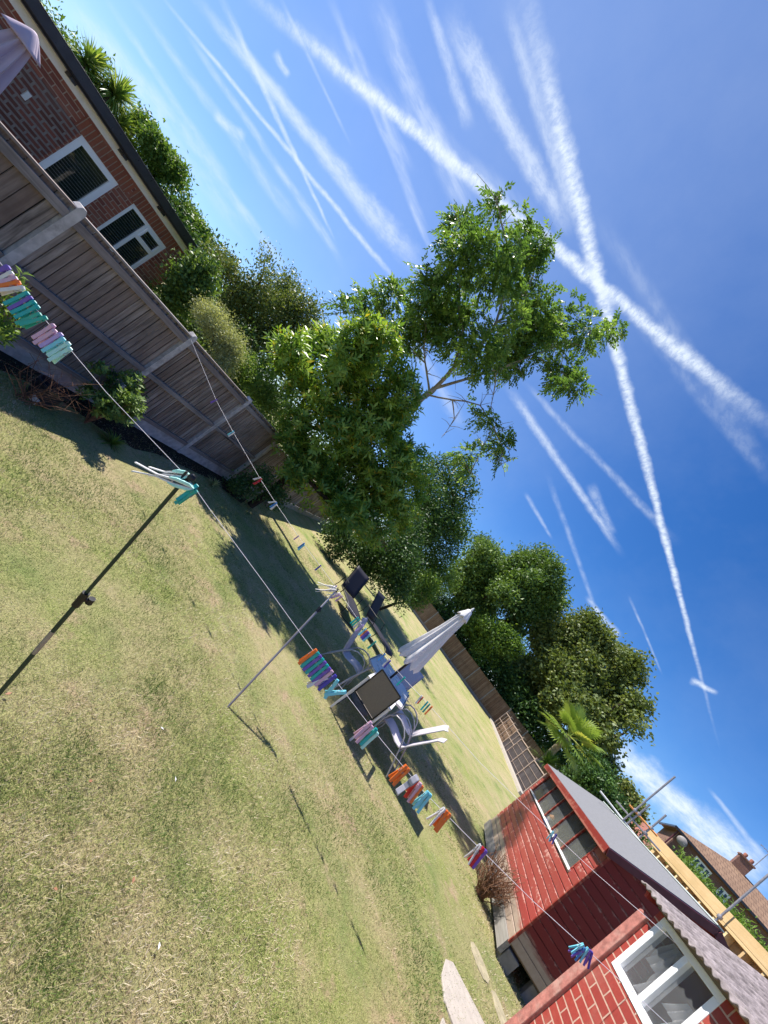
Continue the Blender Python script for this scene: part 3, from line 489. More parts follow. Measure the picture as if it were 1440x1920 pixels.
def limbs(base, targets, r0, seed, mat='bark', parent=None, name='trunk', minr=.012, n=7, bend=.12, trunk_pts=None, expo=.5):
    """branching skeleton: each target joined to the nearest node already in the tree"""
    rnd = random.Random(seed); pts = [Vector(base)] + [Vector(p) for p in (trunk_pts or [])]; par = [-1] + list(range(len(pts) - 1)); root = pts[-1]
    for t in sorted((Vector(t) for t in targets), key=lambda q: (q - root).length):
        best = min(range(max(0, len(pts) * 0), len(pts)), key=lambda i: (pts[i] - t).length + .22 * (pts[i] - root).length + (50 if i < (len(trunk_pts or [])) else 0))
        mid = pts[best].lerp(t, .5) + Vector([rnd.uniform(-1, 1) for _ in range(3)]) * (pts[best] - t).length * bend
        pts.append(mid); par.append(best); pts.append(t); par.append(len(pts) - 2)
    w = [0] * len(pts)
    for i in range(len(pts) - 1, -1, -1):
        w[i] += 1
        if par[i] >= 0: w[par[i]] += w[i]
    rad = [max(minr, r0 * (x / w[0]) ** .62) for x in w]; m_ = MB()
    kids = {}
    for i, p in enumerate(par):
        if p >= 0: kids.setdefault(p, []).append(i)
    def run(i, chain):
        ks = sorted(kids.get(i, []), key=lambda q: -w[q])
        if not ks:
            if len(chain) > 1: m_.tube([pts[q] for q in chain], [rad[q] for q in chain], n)
            return
        run(ks[0], chain + [ks[0]])
        for q in ks[1:]:
            m_.tube([pts[i], pts[i].lerp(pts[q], .5)], [min(rad[i], rad[q] * 1.15), rad[q]], n); run(q, [q]) if kids.get(q) else None
            if kids.get(q): m_.tube([pts[i].lerp(pts[q], .5), pts[q]], [rad[q], rad[q]], n)
    import sys; sys.setrecursionlimit(5000); run(0, [0]); return m_.build(name, M[mat], parent, smooth=True)
def stem_loc(blobs, x=None, y=None):
    B = np.array(blobs); x = B[:, 0].mean() if x is None else x; y = B[:, 1].mean() if y is None else y; return (float(x), float(y), gh(x, y))
def local(blobs, o): return [(b[0] - o[0], b[1] - o[1], b[2] - o[2], b[3]) for b in blobs]
# ---------------------------------------------------------------- ground
def ground():
    g = np.concatenate([-np.sinh(np.linspace(6.2, .05, 70)) * 4.0, np.sinh(np.linspace(0, 6.2, 150)) * 3.2])
    gx, gy = np.meshgrid(g, g, indexing='ij'); s = np.clip((gx * .42 + gy * .907 - 17) / 19.0, 0, 1) * .54
    r = np.hypot(gx, gy); z = s + .012 * (np.sin(gx * 1.7) * np.sin(gy * 1.3 + 1)) * (r > 1) - .012
    V = np.stack([gx, gy, z], -1).reshape(-1, 3); n = len(g); i = np.arange(n - 1)
    I, J = np.meshgrid(i, i, indexing='ij'); a = (I * n + J).ravel(); F = np.stack([a, a + n, a + n + 1, a + 1], 1)
    o = npmesh('ground', V, F, np.zeros(len(V)), M['lawn']); setp(o, 'dry patchy lawn, straw coloured near the house and mown in stripes beyond', 'lawn', kind='structure')
ground()
def grass():
    r = np.random.default_rng(5); n = 620000
    d = np.exp(r.uniform(math.log(.9), math.log(13), n)); a = np.radians(r.uniform(-62, 62, n)); x = d * np.sin(a); y = d * np.cos(a) + r.normal(size=n) * .02
    fx = -4.87 * math.cos(R(12)) + (y - 1.0) * .2126   # fence line
    ok = (x > fx + .12) & (y > -.5); x = x[ok]; y = y[ok]; d = d[ok]; n = len(x)
    def pn(s, a): return (np.sin(x * s + a) * np.sin(y * s * 1.13 + a * 2) + np.sin((x + y) * s * .63 + a * 3) * np.sin((x - y) * s * .71 - a)) * .5
    patch = pn(1.1, 1) + .8 * pn(3.1, 2.2) + .8 * pn(6.5, .4) + .6 * pn(13, 1.4)
    keep = r.random(n) < np.clip(.85 - .25 * patch, .25, 1); x = x[keep]; y = y[keep]; d = d[keep]; patch = patch[keep]; n = len(x)
    h = r.uniform(.01, .03, n); w = .0010 * (1 + d * .42); th = r.uniform(0, 2 * np.pi, n); lean = r.uniform(.2, 1.6, n); lt = r.uniform(0, 2 * np.pi, n)
    P = np.stack([x, y, np.clip((x * .42 + y * .907 - 17) / 19.0, 0, 1) * .54 - .012], 1)
    sx = np.stack([np.cos(th), np.sin(th), np.zeros(n)], 1) * w[:, None]; tip = P + np.stack([np.cos(lt) * lean * h, np.sin(lt) * lean * h, h], 1)
    V = np.stack([P - sx, P + sx, tip], 1).reshape(-1, 3); F = np.arange(n * 3).reshape(-1, 3)
    t = np.clip(.52 + .26 * patch + .05 * np.clip(3.2 - d, 0, 2) + r.normal(size=n) * .2, 0, 1); o = npmesh('grass', V, F, np.repeat(t, 3), M['blade'])
    setp(o, 'short green and straw coloured grass blades on the near lawn', 'grass', kind='stuff')
grass()
for k, (x, y, w, h, tx) in enumerate([(-3.55, 4.4, .55, 2.3, 'soil bed')]):
    b = MB()
    for i in range(14):
        t = i / 13; yy = -1.5 + 11.5 * t; xx = -4.76 + (yy - 1.0125) * .2126; ww = .55 + .18 * math.sin(i * 1.7) + .1 * math.sin(i * 3.3)
        b.v += [(xx + .02, yy, .004), (xx + ww, yy, -.004)]; b.t += [.5, .5]
    b.f = [(2 * i, 2 * i + 1, 2 * i + 3, 2 * i + 2) for i in range(13)]; b.mi = [0] * 13
    setp(b.build('soil', M['soil']), 'strip of dark bare soil along the foot of the near fence', 'soil', kind='structure')
# ---------------------------------------------------------------- fences
def fence_run(root, xs, top=1.72, base=0.0, mats=('fence', 'fencerail', 'concrete'), seed=1, detail=True, side=-1, z_at=None, board=.118):
    """concrete posts, gravel boards and closeboard panels along local x; rails face local -y"""
    rnd = random.Random(seed)
    for i, x in enumerate(xs):
        z0 = (z_at(x) if z_at else 0); p = MB(); p.prism([(x - .048, z0 - .3), (x + .048, z0 - .3), (x + .048, z0 + top), (x + .02, z0 + top + .045), (x - .02, z0 + top + .045), (x - .048, z0 + top)], 'y', -.055, .055)
        p.build('post', M[mats[2]], root, bevel=.004)
        if i + 1 == len(xs): break
        x2 = xs[i + 1]; z0 = (z0 + (z_at(x2) if z_at else 0)) / 2; a, b = x + .05, x2 - .05
        g = MB(); g.box(a, b, -.025, .025, z0 - .05, z0 + .2); g.build('gravel_board', M[mats[2]], root, bevel=.003)
        w = MB(); bw_ = board[i] if isinstance(board, (list, tuple)) else board; n = max(4, int((b - a) / bw_)); st = (b - a) / n
        for j in range(n):
            u = a + j * st; jz = rnd.uniform(-.012, .006)
            w.box(0, st - .009, -.006, .006, z0 + .21, z0 + top - .03 + jz, mat=Matrix.Translation((u, .008 if j % 2 else .004, 0)) @ Matrix.Rotation(R(3.2), 4, 'Z') @ Matrix.Rotation(R(rnd.uniform(-.25, .25)), 4, 'Y'), t=rnd.random())
        w.box(a, b, .016, .022, z0 + .21, z0 + top - .06, mi=1)  # near-black backing sheet, stands in for shadow in the gaps between boards
        pan = w.build('fence_panel', [M[mats[0]], M['dark']], root)
        if detail:
            for zz, hh in ((.235, .07), (.86, .075), (top - .12, .09)):
                q = MB(); q.box(a, b, -.05, -.004, z0 + zz - hh / 2, z0 + zz + hh / 2); q.build('rail', M[mats[1]], pan, bevel=.003)
            q = MB(); q.box(a - .0, b + .0, -.05, .035, z0 + top - .03, z0 + top - .005); q.build('capping', M[mats[1]], pan, bevel=.003)
        else:
            q = MB(); q.box(a, b, -.04, .035, z0 + top - .05, z0 + top - .02); q.build('capping', M[mats[1]], pan)
f1 = thing('wooden_fence', 'weathered grey closeboard fence with concrete posts along the left of the lawn', 'fence', (-4.87 * math.cos(R(12)), 4.87 * math.sin(R(12)), 0), azr(12), group=None)
fence_run(f1, [2.78 - 1.92 * k for k in (3, 2, 1)] + [2.78 + 1.92 * k for k in range(4)], seed=3, board=[.14, .14, .135, .088, .082, .09, .1])
f2 = thing('wooden_fence', 'short fence run with pale gravel boards glimpsed in shade under the laurel bush', 'fence', (-3.0, 9.35, 0), azr(6))
fence_run(f2, [1.92 * k for k in range(9)], top=1.5, seed=4, detail=False, mats=('fence', 'fencerail', 'stone'), z_at=lambda x: gh(-3 + x * .105, 9.35 + x * .995))
ff = Vector((36 * math.sin(R(22.76)), 36 * math.cos(R(22.76)), 0)); da = 113.5
f3 = thing('wooden_fence', 'long tan panel fence across the far end of the lawn below the big trees', 'fence', ff, azr(da))
zf = lambda x: .54
fence_run(f3, [1.92 * k for k in range(-8, 9)], top=1.85, seed=5, detail=False, mats=('farfence', 'farfence', 'concretedark'), z_at=zf, board=.15)
# trellis and brushwood screen on the right boundary
def screen():
    A = Vector((19.05, 30.5, .47)); Bv = Vector((15.2, 18.2, .14)); d = Bv - A; L = d.length; ang = math.atan2(d.y, d.x)
    root = thing('trellis_screen', 'low trellis and dark brushwood screen with pale posts between far fence and red shed', 'fence', A, (0, 0, ang)); sl_ = d.z / L
    az0 = math.atan2(A.x, A.y)
    azs = [31.94, 32.65, 33.38, 34.17, 35.13, 36.25, 37.56, 39.25]; xs = []
    for a in azs:   # intersection of each post's bearing with the boundary
        s, c = math.sin(R(a)), math.cos(R(a)); t = (A.x * c - A.y * s) / (d.y * s - d.x * c); xs.append(t * L)
    for i, x in enumerate(xs):
        b = MB(); b.box(x - .035, x + .035, -.06, .01, sl_ * x - .1, sl_ * x + 1.62); b.box(x - .03, x + .03, -.06, .16, sl_ * x + 1.6, sl_ * x + 1.66); b.build('post', M['trellis'], root)
        if i + 1 < len(xs):
            x2 = xs[i + 1]; zc = sl_ * (x + x2) / 2
            r_ = MB(); r_.box(x, x2, -.05, -.02, zc + 1.45, zc + 1.51)
            if i < 4: r_.box(x, x2, -.05, -.02, zc + .75, zc + .8); r_.box((x + x2) / 2 - .02, (x + x2) / 2 + .02, -.05, -.02, zc, zc + 1.5)
            else:
                for k in range(3): r_.box(x, x2, -.035, -.02, zc + .3 + .38 * k, zc + .32 + .38 * k)
            r_.build('rail', M['trellis'], root)
            if i >= 3:
                p = MB(); n = int((x2 - x) / .07)
                for j in range(n): u = x + (x2 - x) * j / n; p.box(u, u + (x2 - x) / n + .01, 0, .03 + random.random() * .02, zc, zc + 1.4 + random.random() * .06)
                p.build('brushwood_panel', M['brush'], root)
            else:
                p = MB(); p.box(x, x2, .3, .33, zc, zc + 1.42); p.build('wooden_panel', M['farfence'], root)
    k = MB(); k.box(-.2, L, -.45, -.1, -.2, .16)
    k.v = [(v[0], v[1], v[2] + sl_ * v[0]) for v in k.v]; k.build('stone_edging', M['stone'], root)
screen()
# ---------------------------------------------------------------- left bungalow
def window(parent, x0, x1, z0, z1, y, mull=(), transom=None, sgn=-1, fw=.07, fm='upvc', gl='glass', blind=None, name='window', bl=.0):
    """frame on plane y, proud towards sgn*y"""
    f = MB(); ya, yb = sorted((y + sgn * .035, y - sgn * .03))
    f.box(x0, x1, ya, yb, z0, z0 + fw); f.box(x0, x1, ya, yb, z1 - fw, z1); f.box(x0, x0 + fw, ya, yb, z0 + fw, z1 - fw); f.box(x1 - fw, x1, ya, yb, z0 + fw, z1 - fw)
    for q in mull: f.box(q - fw * .45, q + fw * .45, ya + .002, yb, z0 + fw, z1 - fw)
    if transom:
        f.box(transom[0], transom[1], ya + .003, yb, transom[2] - fw * .4, transom[2] + fw * .4)
        a, b, c, d = transom[0], transom[1], transom[2] + fw * .4, z1 - fw; w_ = fw * .5; y2 = sorted((y + sgn * .048, y))
        f.box(a, b, *y2, c, c + w_); f.box(a, b, *y2, d - w_, d); f.box(a, a + w_, *y2, c + w_, d - w_); f.box(b - w_, b, *y2, c + w_, d - w_)
    o = f.build(name, M[fm], parent, bevel=.004)
    g = MB(); yg = sorted((y + sgn * .004, y + sgn * .0)); g.box(x0 + fw * .9, x1 - fw * .9, *yg, z0 + fw * .9, z1 - fw * .9); g.build('pane', M[gl], o)
    if blind:
        b = MB(); n = int((z1 - z0 - 2 * fw) / .05)
        for k in range(n): z = z0 + fw + k * .05; b.beam((x0 + fw, y - sgn * .03, z), (x1 - fw, y - sgn * .03, z), .004, .013)
        b.build('blind', M['blind'], o)
    return o
def bungalow():
    D = 8.8; root = thing('brick_bungalow', 'low brown brick bungalow with black gutter and white windows beyond the left fence', 'house', (-D * math.cos(R(12)), D * math.sin(R(12)), 0), azr(12))
    X0, X1, ZT = -6.0, 6.89, 2.49; wins = [(4.28, 5.045, 1.12, 2.197), (5.385, 6.345, 1.12, 2.215), (-1.5, .3, 1.0, 2.2)]
    w = MB(); xs = sorted([X0, X1] + [q for a in wins for q in a[:2]])
    for a, b in zip(xs[:-1], xs[1:]):
        hit = [q for q in wins if abs(q[0] - a) < 1e-6]
        if hit: w.box(a, b, 0, .25, -.1, hit[0][2]); w.box(a, b, 0, .25, hit[0][3] + .0, ZT)
        else: w.box(a, b, 0, .25, -.1, ZT)
    w.build('wall', M['brick'], root)
    e = MB(); e.box(X1 - .25, X1, .25, 6.5, -.1, ZT); e.box(X0, X0 + .25, .25, 6.5, -.1, ZT); e.box(X0 + .25, X1 - .25, 6.25, 6.5, -.1, ZT); e.build('side_wall', M['brickend'], root)
    for a, b, z0, z1 in wins: s = MB(); s.box(a - .15, b + .15, -.004, .1, z1 + .002, z1 + .222); s.build('soldier_course', M['soldier'], root)
    p = MB(); p.box(2.3, 4.24, -.006, .05, 1.0, 2.2); p.build('repointed_patch', M['brickgrey'], root)
    v = MB(); v.box(3.62, 3.68, -.03, 0, 1.83, 1.95); v.build('vent_cover', M['whiteplastic'], root)
    r_ = MB(); r_.box(X0 - .2, X1 + .05, -.28, 6.7, ZT + .19, ZT + .24); r_.build('roof', M['felt'], root)
    sf = MB(); sf.box(X0, X1 + .03, -.03, .0, ZT - .03, ZT + .10); sf.build('fascia', M['whiteboard'], root)
    sf = MB(); sf.box(X0 - .2, X1 + .06, -.2, -.03, ZT + .085, ZT + .19); sf.build('soffit', M['gutter'], root)
    for k in range(14): pass
    g = MB(); g.prism([(-.30, ZT + .12), (-.27, ZT + .085), (-.20, ZT + .085), (-.20, ZT + .27), (-.30, ZT + .27)], 'x', X0 - .2, X1 + .08); 
    g.box(X0 - .2, X1 + .08, -.31, -.20, ZT + .262, ZT + .275); g.build('gutter', M['gutter'], root, bevel=.006)
    for k in range(6): b = MB(); x = X1 - .3 - k * .98; b.box(x, x + .09, -.2, -.03, ZT + .04, ZT + .10); b.build('gutter_bracket', M['gutter'], root)
    window(root, *wins[0], .05, fw=.105, blind=True); window(root, wins[1][0], wins[1][1], wins[1][2], wins[1][3], .05, mull=(5.83,), transom=(5.86, 6.28, 1.86), blind=True); window(root, *wins[2], .05)
    i = MB(); i.box(X0 + .3, X1 - .3, 1.6, 1.7, 0, ZT); i.build('inner_wall', M['dark'], root)
bungalow()
# ---------------------------------------------------------------- red shed
def shed():
    root = thing('red_shed', 'red painted timber shed with flaking boards, five pane window and grey felt roof', 'shed', (5.81, 5.31, 0), azr(23.3))
    L, Wd, zb, ze, zr = 4.12, 2.26, .26, 2.14, 2.60; wx0, wx1, wz0, wz1 = .36, 3.95, 1.47, 2.06; bh = .128
    w = MB(); z = zb
    while z < ze - .01:     # long sunlit face, shiplap boards
        z1 = min(z + bh, ze)
        segs = [(0, L)] if z1 <= wz0 + .02 or z >= wz1 - .02 else [(0, wx0), (wx1, L)]
        for a, b in segs:
            t = random.random(); w.prism([(-.02, z), (.016, z), (.016, z1 - .024), (-.004, z1 - .012), (-.004, z1), (-.02, z1)], 'x', a, b, t=t)
        z = z1
    w.build('front_wall', M['shedred'], root)
    w = MB(); z = zb; hy = Wd / 2
    def half(z): return hy if z <= ze else hy * (zr - z) / (zr - ze)
    while z < zr - .02:      # shaded gable facing the camera
        z1 = min(z + bh, zr); a0, a1 = half(z), half(z1 - .001); c = -hy; t = random.random()
        for (q0, q1, xo) in ((z, z1 - .012, -.012), (z1 - .012, z1, .006)):
            h0 = half(q0); h1 = half(q1); vs = [(xo, c + h0, q0), (xo, c - h0, q0), (xo, c - h1, q1), (xo, c + h1, q1), (.02, c + h0, q0), (.02, c - h0, q0), (.02, c - h1, q1), (.02, c + h1, q1)]
            w.add(vs, [(0, 1, 2, 3), (7, 6, 5, 4), (0, 4, 5, 1), (1, 5, 6, 2), (2, 6, 7, 3), (3, 7, 4, 0)], t)
        z = z1
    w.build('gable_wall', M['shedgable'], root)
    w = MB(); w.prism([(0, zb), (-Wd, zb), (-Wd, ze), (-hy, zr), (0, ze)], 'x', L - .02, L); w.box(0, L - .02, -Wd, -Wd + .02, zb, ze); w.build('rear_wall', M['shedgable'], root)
    t_ = MB(); t_.box(-.028, .0, -.005, .028, zb - .02, ze); t_.build('corner_trim', M['shedtrim'], root, bevel=.003)
    fl = MB(); fl.box(.03, L - .03, -Wd + .03, -.03, zb - .03, zb + .02); fl.build('floor', M['interior'], root)
    be = MB(); be.box(0.0, L, -.03, .035, .06, zb - .005); be.build('base_board', M['greywood'], root)
    for k in range(5): br = MB(); br.box(0.0 if k == 0 else .12, .22, -.25 - .48 * k, -.05 - .48 * k, -.05, .2); br.build('brick_pier', M['concretedark'], root, bevel=.01)
    j = MB(); j.box(0.02, L - .02, -1.2, -1.1, .1, zb - .04); j.box(0.02, L - .02, -2.2, -2.1, .1, zb - .04); j.build('floor_bearer', M['greywood'], root)
    li = MB(); li.box(.03, L - .05, -Wd + .03, -Wd + .05, zb + .02, 2.1); li.box(.3, 3.9, -.5, -.05, 1.33, 1.36); li.box(L - .06, L - .04, -Wd + .05, -.05, zb + .02, 2.1); li.build('lining', M['interior'], root)
    # window strip with five panes
    f = MB(); f.box(wx0, wx1, -.01, .022, wz1 - .045, wz1 + .03); f.box(wx0, wx0 + .035, -.01, .022, wz0, wz1); f.box(wx1 - .035, wx1, -.01, .022, wz0, wz1)
    for x in (1.04, 1.79, 2.44, 3.19): f.box(x - .018, x + .018, -.012, .014, wz0, wz1 - .045)
    wf = f.build('window', M['shedtrim'], root, bevel=.003)
    s_ = MB(); s_.box(wx0 - .02, wx1 + .02, -.02, .04, wz0 - .025, wz0 + .002); s_.build('window_sill', M['whiteboard'], wf)
    g = MB(); g.box(wx0 + .03, wx1 - .03, -.016, -.013, wz0, wz1 - .03); g.build('pane', M['shedglass'], wf)
    # roof: two slopes, fascia and barge boards
    ov = .12; ez = ze + .035; slope = (zr - ze) / hy; y0 = ov; z0 = ez - slope * ov + .02
    for sg, nm in ((1, 'roof'), (-1, 'roof')):
        def P(x, s, up): # s from eave 0 to ridge 1
            y = -hy + sg * (hy + ov) * (1 - s); return (x, y, (zr + .035 + up) - slope * (hy + ov) * (1 - s))
        b = MB(); vs = [P(-.10, 0, 0), P(L + .12, 0, 0), P(L + .12, 1, 0), P(-.10, 1, 0), P(-.10, 0, .022), P(L + .12, 0, .022), P(L + .12, 1, .022), P(-.10, 1, .022)]
        b.add(vs, [(0, 1, 2, 3), (7, 6, 5, 4), (0, 4, 5, 1), (1, 5, 6, 2), (2, 6, 7, 3), (3, 7, 4, 0)]); ro = b.build(nm, M['felt'], root)
        for x in (-.125, L + .12):
            bb = MB(); a = Vector(P(x, 0, -.045)); c = Vector(P(x, 1, -.045)); bb.beam(a, c, .022, .10, up=(0, 0, 1)); bb.build('barge_board', M['maroon'], root)
    fa = MB(); yy = ov + .012; zt = zr + .035 - slope * (hy + ov) + .015; fa.box(-.11, L + .12, yy - .012, yy + .01, zt - .12, zt); fa.build('fascia', M['shedtrim'], root, bevel=.003)
    fl2 = MB(); fl2.box(-.12, L + .12, -hy - .045, -hy + .045, zr + .05, zr + .066); fl2.build('ridge_flashing', M['flash'], root)
    so_ = MB(); so_.box(-.08, L + .1, .0, ov, zt - .07, zt - .05); so_.build('soffit', M['maroon'], root)
    mwm = root.matrix_basis
    def inside(x, y, z): return Matrix.Translation((5.81, 5.31, 0)) @ Matrix.Rotation(azr(23.3), 4, 'Z') @ Vector((x, y, z))
    p = inside(.62, -.2, 1.36); b = MB(); b.box(-.11, .11, -.05, .05, 0, .24); b.build('carton', M['cardboard'], bevel=.004); o = bpy.data.objects['carton']; o.location = p; o.rotation_euler = (0, 0, azr(10)); setp(o, 'tan cardboard carton behind the shed window pane nearest the corner', 'box')
    p = inside(1.75, -.25, 1.36); b = MB(); b.box(-.1, .1, -.05, .05, 0, .3); o = b.build('carton', M['cardboard'], bevel=.004); o.location = p; o.rotation_euler = (.1, .3, azr(30)); setp(o, 'leaning pale carton behind the middle of the shed window', 'box')
    o = thing('garden_ornament', 'little blue and white ornament with orange top on the shed window shelf', 'ornament', inside(2.55, -.14, 1.36), azr(23)); b = MB(); b.lathe([(.05, 0), (.075, .03), (.07, .09), (.045, .12)]); b.build('body', M['blueplastic'], o, True); b = MB(); b.lathe([(.045, .12), (.058, .15), (.05, .19), (.03, .2)]); b.build('head', M['whiteplastic'], o, True); b = MB(); b.lathe([(.06, .19), (.055, .22), (.02, .26)]); b.build('cap', M['orangeplastic'], o, True)
    o = thing('tape_reel', 'grey and brown hose reel on the shed window shelf beside the ornament', 'reel', inside(2.05, -.15, 1.36), (0, 0, azr(23))); b = MB(); pts = [(.085 * math.cos(a), 0, .1 + .085 * math.sin(a)) for a in np.linspace(0, 6.283, 17)]; b.tube(pts, .02, 7); b.build('hose', M['cardboard'], o, True); b = MB(); b.tube([(0, -.03, .1), (0, .03, .1)], .06, 14); b.build('drum', M['alu'], o, True)
shed()
# ---------------------------------------------------------------- painted brick outhouse on the right
def outhouse():
    root = thing('brick_outhouse', 'low red painted brick outhouse with white window and mossy corrugated roof at right', 'outbuilding', (4.02, 3.13, 0), azr(14))
    zt = 2.20; wx0, wx1, wz0, wz1 = -.72, -.075, 1.60, 2.165; X1 = .0; X0 = -4.5
    w = MB(); w.box(wx0, -.015, -.2, 0, -.1, wz0 - .005); w.box(X0, wx0, -.2, 0, -.1, zt); w.box(-.075, -.015, -.2, 0, wz0 - .005, zt); w.build('wall', M['redbrick'], root)
    p = MB(); p.box(-.015, .085, -.26, .03, -.1, 2.055); p.build('pier', M['redrender'], root, bevel=.008)
    s = MB(); s.box(-.0, .05, -1.6, -.26, -.1, 2.2); s.box(X0, .0, -1.62, -1.5, -.1, 2.5); s.build('side_wall', M['redwall'], root)
    o = window(root, wx0, wx1, wz0, wz1, -.03, mull=(-.40,), sgn=1, fw=.055, fm='upvc', gl='shedglass')
    l = MB(); l.box(wx0 - .04, -.02, -.06, .035, wz1 + .002, wz1 + .03); l.build('lintel_board', M['greywood'], o)
    cu = MB()
    for (a, b, ph, z0, z1) in ((-.34, -.20, 0, 1.66, 1.9), (-.24, -.10, 1, 1.85, 2.1), (-.64, -.50, 2, 1.64, 1.86), (-.56, -.43, 4, 1.78, 1.93)):
        cu.grid(lambda u, v: (a + (b - a) * u * (1 - .35 * v), -.09 - .03 * math.sin(u * 14 + ph + v * 4) - .03 * v, z0 + (z1 - z0) * v), 24, 10)
    cu.build('net_curtain', M['net'], o, True)
    it = MB(); it.box(X0 + .1, -.08, -1.45, -1.4, 0, 2.3); it.box(-1.2, -.08, -.62, -.2, 1.50, 1.54); it.build('inner_wall', M['interior'], root)
    fr = MB(); fr.box(X0, .10, -.05, .045, 2.166 + .035, 2.166 + .06); fr.build('wall_plate', M['greywood'], root)
    # corrugated sheet, corrugations run up the slope
    def surf(u, v):
        x = .13 + (X0 - .13) * u; y = .13 - 1.75 * v; n = abs(x) * 2 * math.pi / .076
        return (x, y, 2.192 + .32 * (.13 - y) + .011 * math.cos(n) + .006 * math.sin(x * 9 + y * 7))
    c = MB(); c.grid(surf, 620, 14); c.build('roof', M['corr'], root, True, solid=.014)
    v = MB(); v.beam((.10, .06, 2.165), (.10, -1.6, 2.165 + .53), .03, .06); v.build('verge_board', M['redwall'], root)
outhouse()
# ---------------------------------------------------------------- new timber frame, scaffold, far houses
def stud_wall():
    A = Vector((10.63, 9.11, 0)); B_ = Vector((9.7, 5.35, 0)); d = B_ - A; L = d.length; root = thing('timber_frame_wall', 'new yellow timber stud wall with double top plate rising behind the shed roof', 'timber frame', A, (0, 0, math.atan2(d.y, d.x)))
    z0, z1 = 3.27, 3.20; zt = lambda x: z0 + (z1 - z0) * x / L
    def bm(name, x0, x1, y0, y1, za, zb, mat='newwood'):
        b = MB(); b.add([(x0, y0, zt(x0) + za), (x1, y0, zt(x1) + za), (x1, y1, zt(x1) + za), (x0, y1, zt(x0) + za), (x0, y0, zt(x0) + zb), (x1, y0, zt(x1) + zb), (x1, y1, zt(x1) + zb), (x0, y1, zt(x0) + zb)], [(3, 2, 1, 0), (4, 5, 6, 7), (0, 1, 5, 4), (1, 2, 6, 5), (2, 3, 7, 6), (3, 0, 4, 7)])
        return b.build(name, M[mat], root, bevel=.003)
    bm('top_plate', -.55, L, -.10, .07, -.21, .0); bm('top_plate', -.2, L, -.096, .07, -.27, -.214)
    azs = [49.83, 50.68, 51.49, 52.44, 53.5, 54.63, 55.63, 56.9, 58.2, 59.6]
    for a in azs:
        s, c = math.sin(R(a)), math.cos(R(a)); t = (A.x * c - A.y * s) / (d.y * s - d.x * c); x = t * L
        if x < L: b = MB(); b.box(x - .024, x + .024, -.075, .075, .3, zt(x) - .272); b.build('stud', M['newwood'], root, bevel=.002)
    b = MB(); b.box(0, L, -.06, .06, 2.45, 2.5); b.build('noggin', M['newwood'], root)
    b = MB(); b.box(.05, L, .078, .09, .3, 2.98); b.build('sheathing', M['ply'], root)
    b = MB(); b.box(-.1, .0, -.06, .06, .3, 3.05); b.build('corner_post', M['newwood'], root)
stud_wall()
def scaffold():
    root = thing('scaffold', 'grey scaffold tubes with orange ledger standing above the ridge of the shed roof', 'scaffolding', (8.3, 7.9, 0), 0)
    def tb(name, a, b, r=.018, mat='galv'):
        m_ = MB(); m_.tube([Vector(a) - Vector((8.3, 7.9, 0)), Vector(b) - Vector((8.3, 7.9, 0))], r, 12); return m_.build(name, M[mat], root, True)
    up = [(8.286, 7.974, 4.17), (8.351, 7.906, 3.363), (8.54, 7.702, 3.477)]
    for i, (x, y, z) in enumerate(up): tb('standard', (x, y + .02 * i, 0), (x, y + .02 * i, z))
    tb('ledger', (8.2, 8.05, 3.02), (8.62, 7.62, 3.05), .02, 'orange_strap'); tb('ledger', (8.1, 8.2, 2.86), (8.75, 7.5, 2.9), .018); tb('ledger', (7.9, 8.4, 2.72), (9.0, 7.25, 2.70), .02, 'whiteplastic')
    for (x, y, z) in ((8.29, 7.97, 3.04), (8.35, 7.92, 3.05), (8.54, 7.73, 3.06), (8.54, 7.73, 2.9)):
        m_ = MB(); m_.lathe([(.038, -.03), (.042, -.01), (.042, .01), (.038, .03)], (x - 8.3, y - 7.9, z), 10); m_.build('coupler', M['galv'], root, True)
    r2 = thing('scaffold_tube', 'single pale scaffold tube rising behind the timber top plate at the right edge', 'scaffolding', (9.9, 7.05, 0), 0)
    m_ = MB(); m_.tube([(0, 0, 0), (0, 0, 4.25)], .019, 12); m_.build('tube', M['galv'], r2, True); m_ = MB(); m_.lathe([(.04, 2.98), (.044, 3.0), (.044, 3.03), (.04, 3.05)], (0, 0, 0), 10); m_.build('coupler', M['galv'], r2, True)
scaffold()
